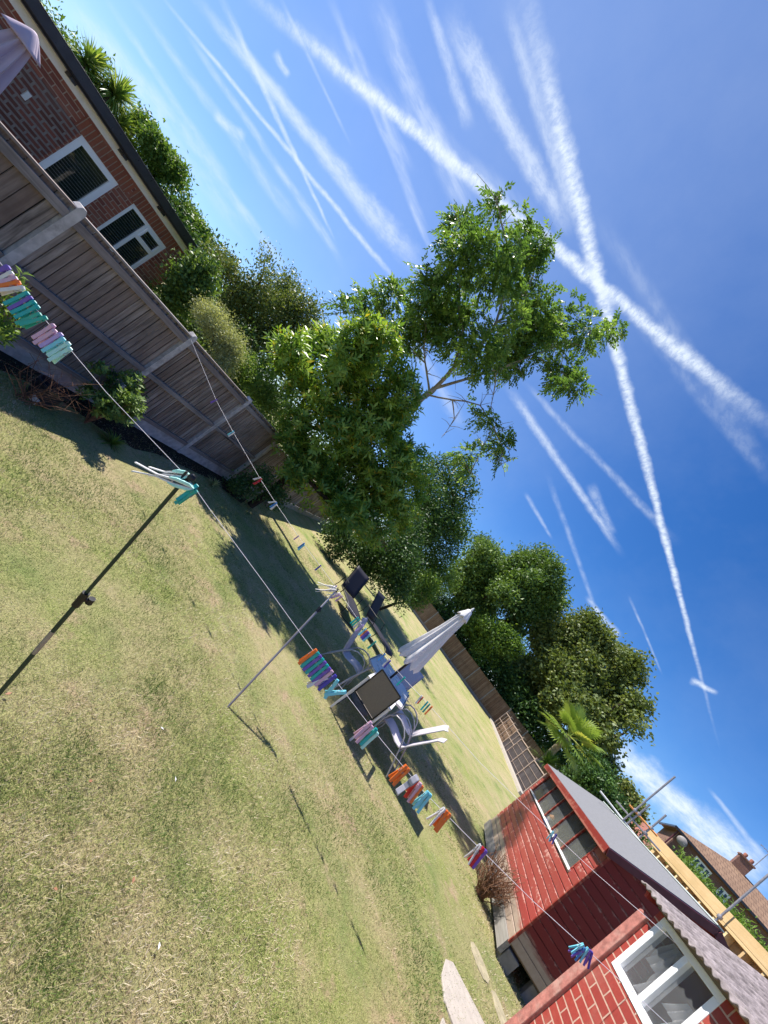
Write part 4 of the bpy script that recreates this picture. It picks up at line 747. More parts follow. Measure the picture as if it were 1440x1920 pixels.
def far_house():
    A = pol(49.3, 45); Bv = pol(56.5, 46); d = Bv - A; L0 = d.length; root = thing('brick_house', 'two storey brown brick house with hipped tile roof, chimney and satellite dish at far right', 'house', A, (0, 0, math.atan2(d.y, d.x)))
    L = 16.0; W_ = 8.0; z = lambda el, dd=45: 2.15 + math.tan(R(el)) * dd; ze = z(6.55); zr = ze + 2.0
    wl = []
    def px(a):  # bearing -> local x on the front wall
        s, c = math.sin(R(a)), math.cos(R(a)); return (A.x * c - A.y * s) / ((d.y * s - d.x * c) / L0)
    a1, b1 = px(51.1), px(52.5); a2, b2 = px(53.35), px(54.15); wn = [(a1, b1, z(5.2), z(6.2)), (a2, b2, z(5.05), z(6.05))]
    w = MB(); xs = sorted([0, L] + [q for e in wn for q in e[:2]])
    for p, q in zip(xs[:-1], xs[1:]):
        hit = [e for e in wn if abs(e[0] - p) < 1e-6]
        if hit: w.box(p, q, 0, .25, 0, hit[0][2]); w.box(p, q, 0, .25, hit[0][3], ze)
        else: w.box(p, q, 0, .25, 0, ze)
    w.build('wall', M['farbrick'], root); w = MB(); w.box(0, .25, .25, W_, 0, ze); w.box(L - .25, L, .25, W_, 0, ze); w.box(.25, L - .25, W_ - .25, W_, 0, ze); w.build('side_wall', M['farbrick'], root)
    window(root, *wn[0], .06, mull=(a1 + (b1 - a1) * .34, a1 + (b1 - a1) * .67), sgn=-1, fw=.12, gl='glassdark'); window(root, *wn[1], .06, mull=((a2 + b2) / 2,), fw=.12, gl='glassdark')
    o = .35; r_ = MB(); hx = 3.6
    r_.add([(-o, -o, ze), (L + o, -o, ze), (L + o, W_ + o, ze), (-o, W_ + o, ze), (hx, W_ / 2, zr), (L - hx, W_ / 2, zr)], [(0, 1, 5, 4), (1, 2, 5), (2, 3, 4, 5), (3, 0, 4), (3, 2, 1, 0)]); rf = r_.build('roof', M['tile'], root)
    g = MB(); g.box(-o - .05, L + o, -o - .1, -o + .02, ze - .14, ze + .03); g.box(-o - .1, -o + .02, -o, W_, ze - .14, ze + .03); g.build('gutter', M['gutter'], root)
    dp = MB(); dp.tube([(-.12, -.1, ze - .1), (-.12, -.1, 1)], .05, 8); dp.build('downpipe', M['maroon'], root, True)
    cx = px(52.95) + .9; c = MB(); c.box(cx - .45, cx + .45, W_ / 2 - .35, W_ / 2 + .35, zr - .8, zr + .95); c.box(cx - .52, cx + .52, W_ / 2 - .42, W_ / 2 + .42, zr + .85, zr + .97); ch = c.build('chimney', M['farbrick'], rf)
    for k in (-.22, .22): q = MB(); q.lathe([(.12, zr + .97), (.13, zr + 1.2), (.1, zr + 1.3)], (cx + k, W_ / 2, 0), 10); q.build('chimney_pot', M['tilered'], ch, True)
    ae = MB(); ae.tube([(cx + .4, W_ / 2 - .3, zr + .5), (cx + .4, W_ / 2 - .3, zr + 2.7)], .025, 6); ae.tube([(cx - .2, W_ / 2 - .3, zr + 2.6), (cx + 1.6, W_ / 2 - .3, zr + 2.55)], .02, 6)
    for k in range(8): x = cx - .1 + .22 * k; ae.tube([(x, W_ / 2 - .6, zr + 2.58), (x, W_ / 2, zr + 2.58)], .014, 5)
    ae.build('aerial', M['galv'], rf)
    di = MB(); dx = px(49.75); dz = z(5.95)
    di.grid(lambda u, v: (dx + .34 * v * math.cos(u * 6.2832), -.45 - .12 * (1 - v * v), dz + .34 * v * math.sin(u * 6.2832)), 20, 5); di.build('satellite_dish', M['dish'], root, True, solid=.02)
    br = MB(); br.tube([(dx, -.5, dz), (dx, 0, dz - .2)], .03, 6); br.build('dish_arm', M['galv'], root)
    # small roofs glimpsed behind the scaffold
    q = pol(47.9, 60); r3 = thing('brick_house', 'distant red roofed house glimpsed between the scaffold tubes', 'house', q, azr(140)); b = MB(); b.box(-4, 4, 0, 6, 0, 5.2); b.build('wall', M['farbrick'], r3); b = MB(); b.prism([(-.4, 5.2), (6.4, 5.2), (3, 6.9)], 'x', -4.3, 4.3); rr_ = b.build('roof', M['tilered'], r3); b = MB(); b.box(2.5, 3.3, 2.6, 3.4, 6.2, 7.7); b.build('chimney', M['farbrick'], rr_)
far_house()
def back_shed():
    q = pol(16.2, 40, .54); root = thing('garden_shed', 'grey felt roofed shed just showing over the far fence left of the parasol', 'shed', q, azr(110)); b = MB(); b.box(-2, 2, 0, 2, 0, 2.1); b.build('wall', M['farfence'], root)
    b = MB(); b.add([(-2.2, -.3, 2.05), (2.2, -.3, 2.05), (2.2, 2.2, 2.75), (-2.2, 2.2, 2.75), (-2.2, -.3, 2.1), (2.2, -.3, 2.1), (2.2, 2.2, 2.8), (-2.2, 2.2, 2.8)], [(3, 2, 1, 0), (4, 5, 6, 7), (0, 1, 5, 4), (1, 2, 6, 5), (2, 3, 7, 6), (3, 0, 4, 7)]); b.build('roof', M['felt'], root)
back_shed()
# ---------------------------------------------------------------- garden furniture
def table():
    root = thing('garden_table', 'pale blue grey chamfered garden table under the closed parasol', 'table', (2.57, 7.12, 0), azr(19)); l, w, c = .78, .47, .14
    poly = [(-l + c, -w), (l - c, -w), (l, -w + c), (l, w - c), (l - c, w), (-l + c, w), (-l, w - c), (-l, -w + c)]
    b = MB(); b.prism(poly, 'z', .738, .75); b.build('table_top', M['tabletop'], root, bevel=.003)
    e = MB(); n = len(poly)
    for i in range(n): a, q = poly[i], poly[(i + 1) % n]; e.beam((*a, .735), (*q, .735), .028, .03)
    e.build('rim', M['alu'], root)
    for sx in (-1, 1):
        for sy in (-1, 1): t = MB(); t.tube([(sx * (l - .2), sy * (w - .14), .73), (sx * (l - .1), sy * (w - .06), .35), (sx * (l - .04), sy * (w - .02), 0)], .016, 8); t.build('leg', M['alu'], root, True)
table()
def sling_chair(label, loc, az, group='lilac grey sling chairs around the garden table', rec=.27):
    root = thing('sling_chair', label, 'chair', loc, azr(az), group)
    def ribbon(name, prof, hw, mat, th=.012):
        b = MB(); k = len(prof) - 1
        b.grid(lambda u, v: (lambda i, f: (prof[i][0] * (1 - f) + prof[i + 1][0] * f, (v * 2 - 1) * hw, prof[i][1] * (1 - f) + prof[i + 1][1] * f - .012 * (1 - (v * 2 - 1) ** 2)))(min(int(u * k), k - 1), u * k - min(int(u * k), k - 1)), k * 2, 6)
        return b.build(name, M[mat], root, True, solid=th)
    ribbon('seat', [(.27, .40), (.24, .435), (.15, .44), (0, .41), (-.12, .385), (-.2, .38)], .225, 'sling')
    ribbon('backrest', [(-.2, .38), (-.24, .42), (-.28, .55), (-.28 - rec * .35, .75), (-.28 - rec * .75, .98), (-.28 - rec, 1.04)], .225, 'sling')
    for s in (-1, 1):
        y = s * .265
        t = MB(); t.tube([(-.42, y, .012), (-.33, y, .2), (-.22, y, .42), (-.14, y, .56), (-.04, y, .63), (.08, y, .655), (.18, y, .63), (.25, y, .54), (.27, y, .4), (.25, y, .2), (.28, y, .012)], .0125, 9); t.build('side_frame', M['alu'], root, True)
        t = MB(); t.tube([(.26, s * .235, .41), (.1, s * .235, .43), (-.1, s * .235, .385), (-.22, s * .235, .4), (-.29, s * .235, .56), (-.28 - rec * .75, s * .235, .98), (-.28 - rec, s * .235, 1.04)], .011, 8); t.build('sling_rail', M['alu'], root, True)
    t = MB(); t.tube([(.26, -.265, .35), (.26, .265, .35)], .010, 8); t.tube([(-.25, -.265, .37), (-.25, .265, .37)], .010, 8); t.build('crossbar', M['alu'], root, True); return root
sling_chair('grey sling chair on the left of the table, its back to the loungers', (1.84, 7.02, 0), 108, rec=.2)
sling_chair('sling chair nearest the camera right of the table, seen side on', (3.1, 6.42, 0), -60, rec=.26)
sling_chair('sling chair right of the table, just beyond the nearest right chair', (3.52, 7.38, 0), -68, rec=.26)
sling_chair('grey sling chair at the far end of the table beside the parasol pole', (3.25, 8.45, 0), 200)
def dark_chair():
    root = thing('folding_chair', 'garden chair with dark brown mesh back turned to camera and pale flat legs', 'chair', (2.165, 5.81, 0), azr(20.6))
    def panel(name, pts, hw, mat): b = MB(); k = len(pts) - 1; b.grid(lambda u, v: (pts[0][0] + (pts[1][0] - pts[0][0]) * u, (v * 2 - 1) * hw, pts[0][1] + (pts[1][1] - pts[0][1]) * u), 6, 6); return b.build(name, M[mat], root, solid=.008)
    panel('backrest', [(.02, .45), (-.05, .97)], .225, 'slingdark'); panel('seat', [(.04, .43), (.45, .46)], .225, 'slingdark')
    f = MB()
    for s in (-1, 1): f.tube([(.02, s * .235, .43), (-.05, s * .235, .98)], .012, 8); f.tube([(.02, s * .235, .43), (.46, s * .235, .455)], .011, 8)
    f.tube([(-.05, -.235, .98), (-.05, .235, .98)], .012, 8); f.tube([(.02, -.235, .43), (.02, .235, .43)], .011, 8); f.build('back_frame', M['black'], root, True)
    for s in (-1, 1):
        b = MB(); b.beam((.0, s * .27, 0), (-.02, s * .27, .735), .03, .06, up=(1, 0, 0)); b.build('leg', M['lightflat'], root, bevel=.003)
        b = MB(); b.beam((.46, s * .265, 0), (.44, s * .265, .735), .022, .04, up=(1, 0, 0)); b.build('leg', M['lightflat'], root, bevel=.003)
        b = MB(); b.beam((-.07, s * .265, .75), (.5, s * .265, .75), .055, .025); b.build('armrest', M['lightflat'], root, bevel=.006)
        b = MB(); b.beam((0, s * .245, .1), (.45, s * .245, .42), .014, .025); b.build('brace', M['black'], root)
dark_chair()
def lounger(label, loc, az, back=52, group='black sun loungers on the lawn'):
    root = thing('sun_lounger', label, 'sun lounger', loc, azr(az), group); hw = .3
    prof = [(1.35, .27), (1.25, .33), (1.1, .36), (.6, .36), (.3, .36), (.0, .34)]
    b = MB(); k = len(prof) - 1
    b.grid(lambda u, v: (lambda i, f: (prof[i][0] * (1 - f) + prof[i + 1][0] * f, (v * 2 - 1) * hw, prof[i][1] * (1 - f) + prof[i + 1][1] * f - .02 * (1 - (v * 2 - 1) ** 2)))(min(int(u * k), k - 1), u * k - min(int(u * k), k - 1)), k * 3, 6); b.build('seat', M['blackfab'], root, True, solid=.012)
    c, s_ = math.cos(R(back)), math.sin(R(back)); b = MB(); b.grid(lambda u, v: (-.88 * u * c, (v * 2 - 1) * hw, .35 + .88 * u * s_ - .015 * (1 - (v * 2 - 1) ** 2)), 6, 6); b.build('backrest', M['blackfab'], root, True, solid=.012)
    for s in (-1, 1):
        t = MB(); t.tube([(1.38, s * .31, .02), (1.34, s * .31, .26), (1.1, s * .31, .345), (0, s * .31, .33), (-.88 * c, s * .31, .35 + .88 * s_)], .013, 8); t.build('side_frame', M['black'], root, True)
        t = MB(); t.tube([(-.32, s * .34, .02), (-.22, s * .35, .3), (-.22, s * .36, .58), (.3, s * .36, .60), (.42, s * .35, .35), (.38, s * .34, .02)], .014, 8); t.build('armrest', M['black'], root, True)
    t = MB(); t.tube([(1.38, -.31, .02), (1.38, .31, .02)], .012, 8); t.tube([(-.32, -.34, .02), (-.32, .34, .02)], .012, 8); t.build('crossbar', M['black'], root, True); return root
lounger('black sun lounger farther from the table, in front of the laurel hedge', (1.33, 11.9, 0), 160, 58)
lounger('black sun lounger nearer the parasol, its frame curving towards the table', (2.5, 12.35, 0), 128, 60)
def parasol():
    root = thing('closed_parasol', 'closed lilac grey parasol standing up through the garden table', 'parasol', (2.575, 7.1, 0), 0)
    b = MB(); b.tube([(0, 0, .02), (-.05, -.03, 1.3), (-.112, -.06, 2.72)], .021, 12); b.build('pole', M['black'], root, True)
    b = MB(); b.lathe([(.02, .1), (.045, .1), (.04, .12), (.03, .35)], (0, 0, 0), 16); b.lathe([(.24, 0), (.25, .03), (.22, .07), (.05, .1)], (0, 0, 0), 28); b.build('base', M['concretedark'], root, True)
    prof = [(0, 2.715, .018), (.06, 2.69, .05), (.14, 2.60, .075), (.3, 2.42, .088), (.5, 2.1, .115), (.7, 1.8, .155), (.85, 1.5, .195), (.95, 1.28, .225), (1.0, 1.2, .20)]
    def cp(u, v):
        x = v * (len(prof) - 1); i = min(int(x), len(prof) - 2); f = x - i; z = prof[i][1] * (1 - f) + prof[i + 1][1] * f; r_ = prof[i][2] * (1 - f) + prof[i + 1][2] * f
        a = u * 2 * math.pi; k = 1 + .22 * math.cos(a * 8 + v * 2.2) * min(1, v * 2.5) + .1 * math.sin(a * 3 + 1); ox = -.112 + (2.72 - z) * .02 - .02 * v; zz = z - .05 * v * math.cos(a * 8 + v * 2.2) * v
        return (ox + r_ * k * math.cos(a), -.055 + r_ * k * math.sin(a) * .85, zz)
    b = MB(); b.grid(cp, 112, 30); b.build('canopy', M['canvas'], root, True, solid=.004)
    b = MB(); b.lathe([(.012, 2.70), (.026, 2.72), (.022, 2.75), (.006, 2.79)], (-.112, -.06, 0), 12); b.build('finial', M['whiteplastic'], root, True)
    b = MB(); b.grid(lambda u, v: (-.112 + (.02 + .10 * v) * math.cos(u * 6.2832) * (1 + .15 * math.cos(u * 50)), -.06 + (.02 + .10 * v) * math.sin(u * 6.2832), 2.70 - .2 * v ** 1.5 - .02 * math.cos(u * 50) * v), 64, 8); b.build('vent_cap', M['canvas'], root, True, solid=.004)
parasol()
def parasol_left():
    root = thing('closed_parasol', 'closed pale pink parasol in front of the bungalow wall at the left edge', 'parasol', (-5.95, 3.77, 0), 0); H_ = 2.40
    b = MB(); b.tube([(0, 0, 0), (0, 0, H_)], .02, 10); b.build('pole', M['whiteplastic'], root, True)
    def cp(u, v):
        a = u * 6.2832; r_ = .05 + .20 * v ** .8; k = 1 + .24 * math.cos(a * 8 + v * 1.5); return (r_ * k * math.cos(a), r_ * k * math.sin(a), H_ - .05 - 1.35 * v - .03 * math.cos(a * 8) * v)
    b = MB(); b.grid(cp, 96, 20); b.build('canopy', M['canvaspink'], root, True, solid=.004)
    b = MB(); b.grid(lambda u, v: ((.01 + .15 * v) * math.cos(u * 6.2832) * (1 + .3 * v * math.cos(u * 6.2832 * 4)), (.01 + .15 * v) * math.sin(u * 6.2832) * (1 + .3 * v * math.cos(u * 6.2832 * 4)), H_ + .02 - .17 * v ** 1.4), 64, 8); b.build('vent_cap', M['canvaspink'], root, True, solid=.004)
parasol_left()
# ---------------------------------------------------------------- washing lines, props and pegs
LA = [(-3.84, 5.575, 1.70), (-2.656, 5.291, 1.476), (-2.089, 5.132, 1.423), (-1.3, 4.91, 1.373), (-.895, 4.796, 1.364), (-.265, 4.619, 1.369), (.399, 4.432, 1.402), (.869, 4.219, 1.415), (1.238, 4.053, 1.446), (1.503, 3.933, 1.483), (1.8, 3.8, 1.546), (2.401, 3.526, 1.65), (3.059, 3.228, 1.83), (3.402, 3.073, 1.932), (3.76, 2.911, 2.06), (4.303, 2.665, 2.235), (5.2, 2.26, 2.5)]
LB = [(-2.6, 1.0, 1.75), (-1.503, 1.191, 1.715), (-1.2, 1.241, 1.704), (-.885, 1.294, 1.706), (-.517, 1.355, 1.734), (-.39, 1.36, 1.729), (-.045, 1.375, 1.722), (.26, 1.388, 1.713), (.6, 1.402, 1.711), (.913, 1.415, 1.72), (1.229, 1.429, 1.757), (1.517, 1.441, 1.795), (1.808, 1.453, 1.845), (2.263, 1.473, 1.92), (3.4, 1.53, 2.13)]
def at(line, x):
    for a, b in zip(line[:-1], line[1:]):
        if a[0] <= x <= b[0]: f = (x - a[0]) / (b[0] - a[0]); return Vector(a).lerp(Vector(b), f), (Vector(b) - Vector(a)).normalized()
    return Vector(line[-1]), Vector((1, 0, 0))
for nm, ln, r_, lab in (('washing_line', LA, .0020, 'farther white washing line running from the fence post to the right hand prop'), ('washing_line', LB, .00105, 'nearer white washing line crossing the lawn over the green prop')):
    b = MB(); pts = []
    for a, q in zip(ln[:-1], ln[1:]):
        for k in range(6): pts.append(Vector(a).lerp(Vector(q), k / 6))
    pts.append(Vector(ln[-1])); b.tube(pts, r_, 6); setp(b.build(nm, M['rope'], None, True), lab, 'washing line')
T1 = Vector((-.517, 1.355, 1.732)); T2 = Vector((.399, 4.432, 1.400))
def prop(T, Bs, label, matlow, matup, r0, r1, split, name='line_prop'):
    root = thing(name, label, 'line prop', Bs); T = Vector(T); Bs = Vector(Bs); d = T - Bs; P = lambda s: d * s
    b = MB(); b.tube([P(-.03), P(split)], r0, 14); b.build('lower_tube', M[matlow], root, True)
    b = MB(); b.tube([P(split), P(.985)], r1, 14); b.build('upper_tube', M[matup], root, True)
    b = MB(); u = d.normalized(); c = P(split); b.tube([c - u * .035, c + u * .03], r0 * 1.65, 12); side = u.orthogonal().normalized(); b.tube([c, c + side * .035], .009, 8); b.tube([c + side * .03 - u * .012, c + side * .03 + u * .012], .013, 8); b.build('clamp', M['black'], root, True)
    b = MB(); b.tube([P(.975), P(1.0)], r1 * 1.3, 10)
    for s in (-1, 1): b.tube([P(.99), P(.995) + side * s * .012, P(1.0) + side * s * .016 + Vector((0, 0, .02))], .005, 6)
    b.build('hook', M['black'], root, True); return root, d
B1 = Vector((-.2, 1.58, 0)); rp, dd = prop(T1, B1, 'dark green washing line prop leaning in the left foreground', 'green_pole', 'green_pole', .0085, .007, .66)
b = MB(); u = dd.normalized(); b.tube([dd * .50, dd * .565], .0090, 14); b.build('label_sticker', M['galv'], rp, True)
prop(T2, Vector((.608, 3.791, 0)), 'thin grey washing line prop standing in the middle of the lawn', 'greypole', 'alu', .0125, .010, .80)
b = MB(); b.lathe([(.004, -.012), (.013, -.008), (.015, .004), (.009, .014), (.003, .016)], (0, 0, 0), 14); o = b.build('prop_knob', M['black'], rp, True); o.location = dd + Vector((.012, 0, .012))
ORD = ['first', 'second', 'third', 'fourth', 'fifth', 'sixth', 'seventh', 'eighth', 'ninth', 'tenth', 'eleventh', 'twelfth']
def make_peg(color):
    root = bpy.data.objects.new('clothes_peg', None); root.empty_display_size = .02
    C.objects.link(root)
    for s in (-1, 1):
        b = MB(); prof = [(.0008, .024), (.0045, .026), (.0068, .016), (.0062, .004), (.0088, -.02), (.0135, -.05), (.0150, -.058), (.0118, -.060), (.0085, -.045), (.0035, -.014), (.0012, -.004), (.0022, .010), (.0018, .014), (.0006, .018)]
        b.prism([(s * y, z) for y, z in prof], 'x', -.0062, .0062, t=.5); b.build('jaw', M['peg_' + color], root, bevel=.0008)
    b = MB(); b.tube([(-.0066, .0075 * math.cos(a), -.004 + .0075 * math.sin(a)) for a in np.linspace(0, 6.283, 13)], .0008, 5); b.tube([(.0066, .0075 * math.cos(a), -.004 + .0075 * math.sin(a)) for a in np.linspace(0, 6.283, 13)], .0008, 5); b.tube([(-.0066, .0078, -.004), (.0066, .0078, -.004)], .0008, 5); b.build('spring', M['galv'], root, True)
    return root
PEGS = {}
def peg(line, x, color, label, tilt=0.0, swing=0.0, scale=1.0, group=None, drop=0.0, yaw=0.0):
    p, d = at(line, x)
    if color not in PEGS: o = PEGS[color] = make_peg(color)
    else: o = copy_tree(PEGS[color])
    d = d.copy(); hd = Vector((d.x, d.y, 0)).normalized()
    X = (hd + Vector((0, 0, d.z))).normalized(); Y = Vector((0, 0, 1)).cross(X).normalized(); Z = X.cross(Y)
    Mx = Matrix((X, Y, Z)).transposed().to_4x4() @ Matrix.Rotation(R(yaw), 4, 'Z') @ Matrix.Rotation(R(tilt), 4, 'Y') @ Matrix.Rotation(R(swing), 4, 'X') @ Matrix.Scale(scale, 4)
    o.matrix_world = Matrix.Translation(p) @ Mx @ Matrix.Translation((0, 0, -.012 - drop)); setp(o, label, 'clothes peg', group or 'clothes pegs on the washing lines'); return o
rp_ = random.Random(8)
def row(line, place, items, scale=1.0):
    cnt = {}
    tot = {}
    for it in items: tot[it[1]] = tot.get(it[1], 0) + 1
    for it in items:
        x, c = it[0], it[1]; cnt[c] = cnt.get(c, 0) + 1; nm = {'lightblue': 'light blue'}.get(c, c)
        lab = f'{nm} peg {place}' if tot[c] == 1 else f'{ORD[cnt[c] - 1]} {nm} peg from the left {place}'
        kw = dict(it[2]) if len(it) > 2 else {}
        peg(line, x, c, lab, tilt=kw.get('tilt', rp_.uniform(-1.5, 1.5)), swing=kw.get('swing', rp_.uniform(-3, 3)), scale=scale * kw.get('s', 1), drop=kw.get('drop', 0), yaw=kw.get('yaw', 0))
S1 = .93
row(LB, 'in the leftmost cluster on the near line', [(-1.338, 'purple', {'tilt': 4, 's': 1.2}), (-1.320, 'white', {'tilt': 0}), (-1.304, 'pink', {'tilt': 8}), (-1.290, 'orange', {'tilt': 14}), (-1.272, 'white', {'tilt': 20})], S1)
row(LB, 'in the turquoise cluster near the left edge', [(-1.250, 'teal'), (-1.234, 'purple'), (-1.219, 'teal'), (-1.203, 'teal'), (-1.182, 'green', {'drop': .012, 'tilt': 8}), (-1.166, 'green', {'drop': .004, 'tilt': 12})], S1)
row(LB, 'in the pale cluster left of the green prop', [(-1.134, 'pink'), (-1.119, 'pink', {'drop': .008}), (-1.101, 'lilac'), (-1.086, 'lightblue', {'drop': .004}), (-1.067, 'mint'), (-1.052, 'mint', {'drop': .008})], S1)
row(LB, 'beside the clips on the green prop', [(-.472, 'teal', {'tilt': -6}), (-.458, 'green', {'drop': .012})], 1.0)
row(LB, 'in the long striped row over the grey chair', [(.254, 'orange'), (.268, 'teal'), (.282, 'purple'), (.296, 'teal'), (.310, 'purple'), (.324, 'teal'), (.338, 'purple'), (.352, 'pink'), (.362, 'white', {'drop': .030, 'tilt': 16}), (.372, 'indigo'), (.392, 'lightblue', {'tilt': -16, 'drop': .004}), (.440, 'lightblue', {'tilt': 34, 'drop': .006})], S1)
row(LB, 'on the near line in front of the dark chair', [(.590, 'pink'), (.605, 'pink', {'drop': .006}), (.622, 'teal'), (.636, 'mint', {'drop': .006})], S1)
row(LB, 'in the mixed cluster below the sling chairs', [(.800, 'orange', {'tilt': 4}), (.815, 'orange', {'tilt': 0}), (.868, 'red', {'tilt': -22, 'swing': 20, 's': 1.15}), (.888, 'pink', {'tilt': -12}), (.900, 'orange', {'tilt': -8, 's': .9}), (.930, 'lightblue', {'tilt': 4}), (.944, 'lightblue', {'tilt': -4})], S1)
row(LB, 'in the orange and white trio over the lawn', [(1.018, 'white', {'tilt': 10, 'yaw': 25}), (1.034, 'orange', {'tilt': -6}), (1.048, 'orange', {'tilt': 0})], S1)
row(LB, 'in the trio hanging before the shed base', [(1.216, 'white', {'yaw': 30}), (1.232, 'red'), (1.246, 'purple')], S1)
row(LB, 'in the blue bunch before the dark shed gable', [(1.775, 'lightblue', {'tilt': 26}), (1.79, 'blue', {'tilt': 10, 'drop': .01}), (1.802, 'lightblue', {'tilt': 2}), (1.815, 'purple', {'tilt': -10}), (1.826, 'indigo', {'tilt': -22}), (1.80, 'purple', {'tilt': 40, 'drop': .03})], .68)
S2 = 1.2
row(LA, 'farthest left on the farther line', [(-2.656, 'purple', {'yaw': 60})], S2)
row(LA, 'second from the left on the farther line', [(-2.095, 'lightblue', {'yaw': 60}), (-2.07, 'white', {'yaw': 50})], S2 * .95)
row(LA, 'on the farther line against the dark fence end', [(-1.318, 'white', {'tilt': 20}), (-1.292, 'red'), (-1.275, 'red', {'drop': .02, 'tilt': 10})], S2)
row(LA, 'on the farther line below the laurel', [(-.93, 'white', {'tilt': 30}), (-.905, 'blue'), (-.885, 'white', {'drop': .01})], S2)
row(LA, 'on the farther line over the shaded lawn', [(-.39, 'pink', {'s': .8}), (-.275, 'blue'), (-.258, 'lightblue', {'drop': .01}), (.061, 'indigo', {'s': .9})], S2)
row(LA, 'beside the clips on the grey prop', [(.36, 'purple'), (.47, 'pink', {'drop': .02, 'tilt': 20, 's': 1.2}), (.49, 'pink', {'drop': .01})], S2)
row(LA, 'in the cluster right of the grey prop', [(.775, 'teal'), (.800, 'green'), (.825, 'white'), (.869, 'lilac'), (.915, 'lightblue'), (.935, 'orange', {'s': .9}), (.952, 'purple'), (.968, 'indigo'), (.99, 'lightblue')], S2 * 1.1)
row(LA, 'alone on the farther line beside the lounger', [(1.075, 'green')], S2 * 1.15)
row(LA, 'over the corner of the garden table', [(1.225, 'blue'), (1.288, 'white'), (1.305, 'indigo')], S2)
row(LA, 'on the farther line over the grey chair back', [(1.503, 'teal')], S2 * 1.15)
row(LA, 'on the farther line right of the table', [(1.72, 'white', {'s': .95}), (1.735, 'red', {'s': .8}), (1.79, 'teal'), (1.815, 'green'), (1.842, 'orange')], S2 * 1.05)
row(LA, 'on the farther line over the shed window', [(3.055, 'lightblue', {'yaw': 40}), (3.08, 'indigo', {'yaw': 40})], 1.0)
def clip(a, b, label, col='mint', w=.016):
    """large towel clip, pivot end a, tails towards b"""
    a = Vector(a); b = Vector(b); d = b - a; L = d.length; root = thing('towel_clip', label, 'towel clip', a, d.to_track_quat('X', 'Z').to_euler(), 'large towel clips at the prop tops')
    for s in (-1, 1):
        q = MB(); q.prism([(0, 0), (L * .05, s * .009), (L * .3, s * .012), (L * .62, s * .006), (L, s * .018), (L, s * .014), (L * .6, s * .001), (L * .3, s * .004), (0, 0)][:-1], 'y', -w * .45, w * .45); q.build('arm', M['offwhite' if 'peg' not in col else col], root, bevel=.001)
        q = MB(); q.prism([(-.004, s * .001), (L * .08, s * .014), (L * .3, s * .017), (L * .42, s * .012), (L * .42, s * .007), (L * .1, s * .004)], 'y', -w * .55, w * .55); q.build('grip', M[col if col in M else 'mint'], root, bevel=.0025)
    q = MB(); q.tube([(L * .35, -w * .5, 0), (L * .35, w * .5, 0)], .004, 8); q.build('spring', M['galv'], root, True)
c1 = T1
clip(c1 + Vector((.0, .0, .012)), c1 + Vector((-.085, -.02, -.085)), 'mint gripped towel clip to the left on the green prop top')
clip(c1 + Vector((.05, -.01, -.002)), c1 + Vector((-.115, -.05, -.105)), 'larger blurred towel clip to the right on the green prop top')
clip(T2 + Vector((-.02, 0, 0)), T2 + Vector((-.20, -.02, -.14)), 'thin white towel clip highest on the grey prop top', 'offwhite')
clip(T2 + Vector((.0, -.02, -.01)), T2 + Vector((-.15, -.05, -.20)), 'thick white towel clip in the middle of the grey prop top', 'offwhite')
clip(T2 + Vector((.06, 0, 0)), T2 + Vector((-.02, -.02, -.14)), 'white towel clip lowest on the grey prop top', 'offwhite')
clip(Vector((.852, 1.40, 1.738)), Vector((.83, 1.37, 1.655)), 'large grey towel clip among the orange and red pegs', 'peg_grey', .02)
# ---------------------------------------------------------------- paving stones, debris
def slab(poly, label, mat, name='paving_stone'):
    cx = sum(p[0] for p in poly) / len(poly); cy = sum(p[1] for p in poly) / len(poly); b = MB(); b.prism([(x - cx, y - cy) for x, y in poly], 'z', -.03, .004); o = b.build(name, M[mat], None, bevel=.006); o.location = (cx, cy, 0); setp(o, label, 'paving stone')
slab([(4.28, 4.19), (4.44, 4.27), (5.05, 3.96), (5.0, 3.3), (4.6, 3.2), (4.25, 3.55), (4.10, 3.72), (4.13, 3.95)], 'large pale paving stone set in the lawn at the bottom edge', 'stone')
slab([(5.07, 4.93), (5.15, 4.98), (5.25, 4.95), (5.33, 4.84), (5.36, 4.72), (5.28, 4.62), (5.17, 4.60), (5.08, 4.68), (5.03, 4.8)], 'small tan stone nearer the red shed corner', 'stonetan')
slab([(5.33, 4.60), (5.42, 4.64), (5.5, 4.58), (5.55, 4.42), (5.53, 4.28), (5.45, 4.22), (5.36, 4.28), (5.31, 4.42)], 'narrow greenish tan stone closest to the outhouse pier', 'stonetan')
slab([(4.02, 3.55), (4.12, 3.45), (4.0, 3.1), (3.8, 3.0), (3.75, 3.2)], 'corner of a second pale stone left of the large one', 'stone')
lr = random.Random(12)
for i, (x, y, tx) in enumerate([(-.561, 4.756, 'orange leaf on the grass between the two props'), (-1.67, 5.75, 'orange leaf close to the shadow edge near the green prop'), (.226, 2.243, 'pale orange leaf low in the left lawn'), (.48, 1.82, 'brown leaf near the bottom left of the lawn'), (-.432, 2.166, 'reddish leaf beside the foot of the green prop'), (-2.48, 3.73, 'tan leaf in the sunlit grass near the left bushes'), (.772, 2.109, 'curled orange leaf in the lower middle of the lawn')]):
    b = MB(); r_ = .014
    b.add([(-r_, 0, 0), (0, -r_ * .6, .006), (r_ * 1.1, 0, .012), (0, r_ * .6, .008)], [(0, 1, 2, 3)]); o = b.build('fallen_leaf', M['leaforange'], solid=.0015); o.location = (x, y, gh(x, y) + .014); o.rotation_euler = (lr.uniform(-.4, .4), lr.uniform(-.4, .4), lr.uniform(0, 6)); setp(o, tx, 'leaf', 'fallen leaves on the lawn')
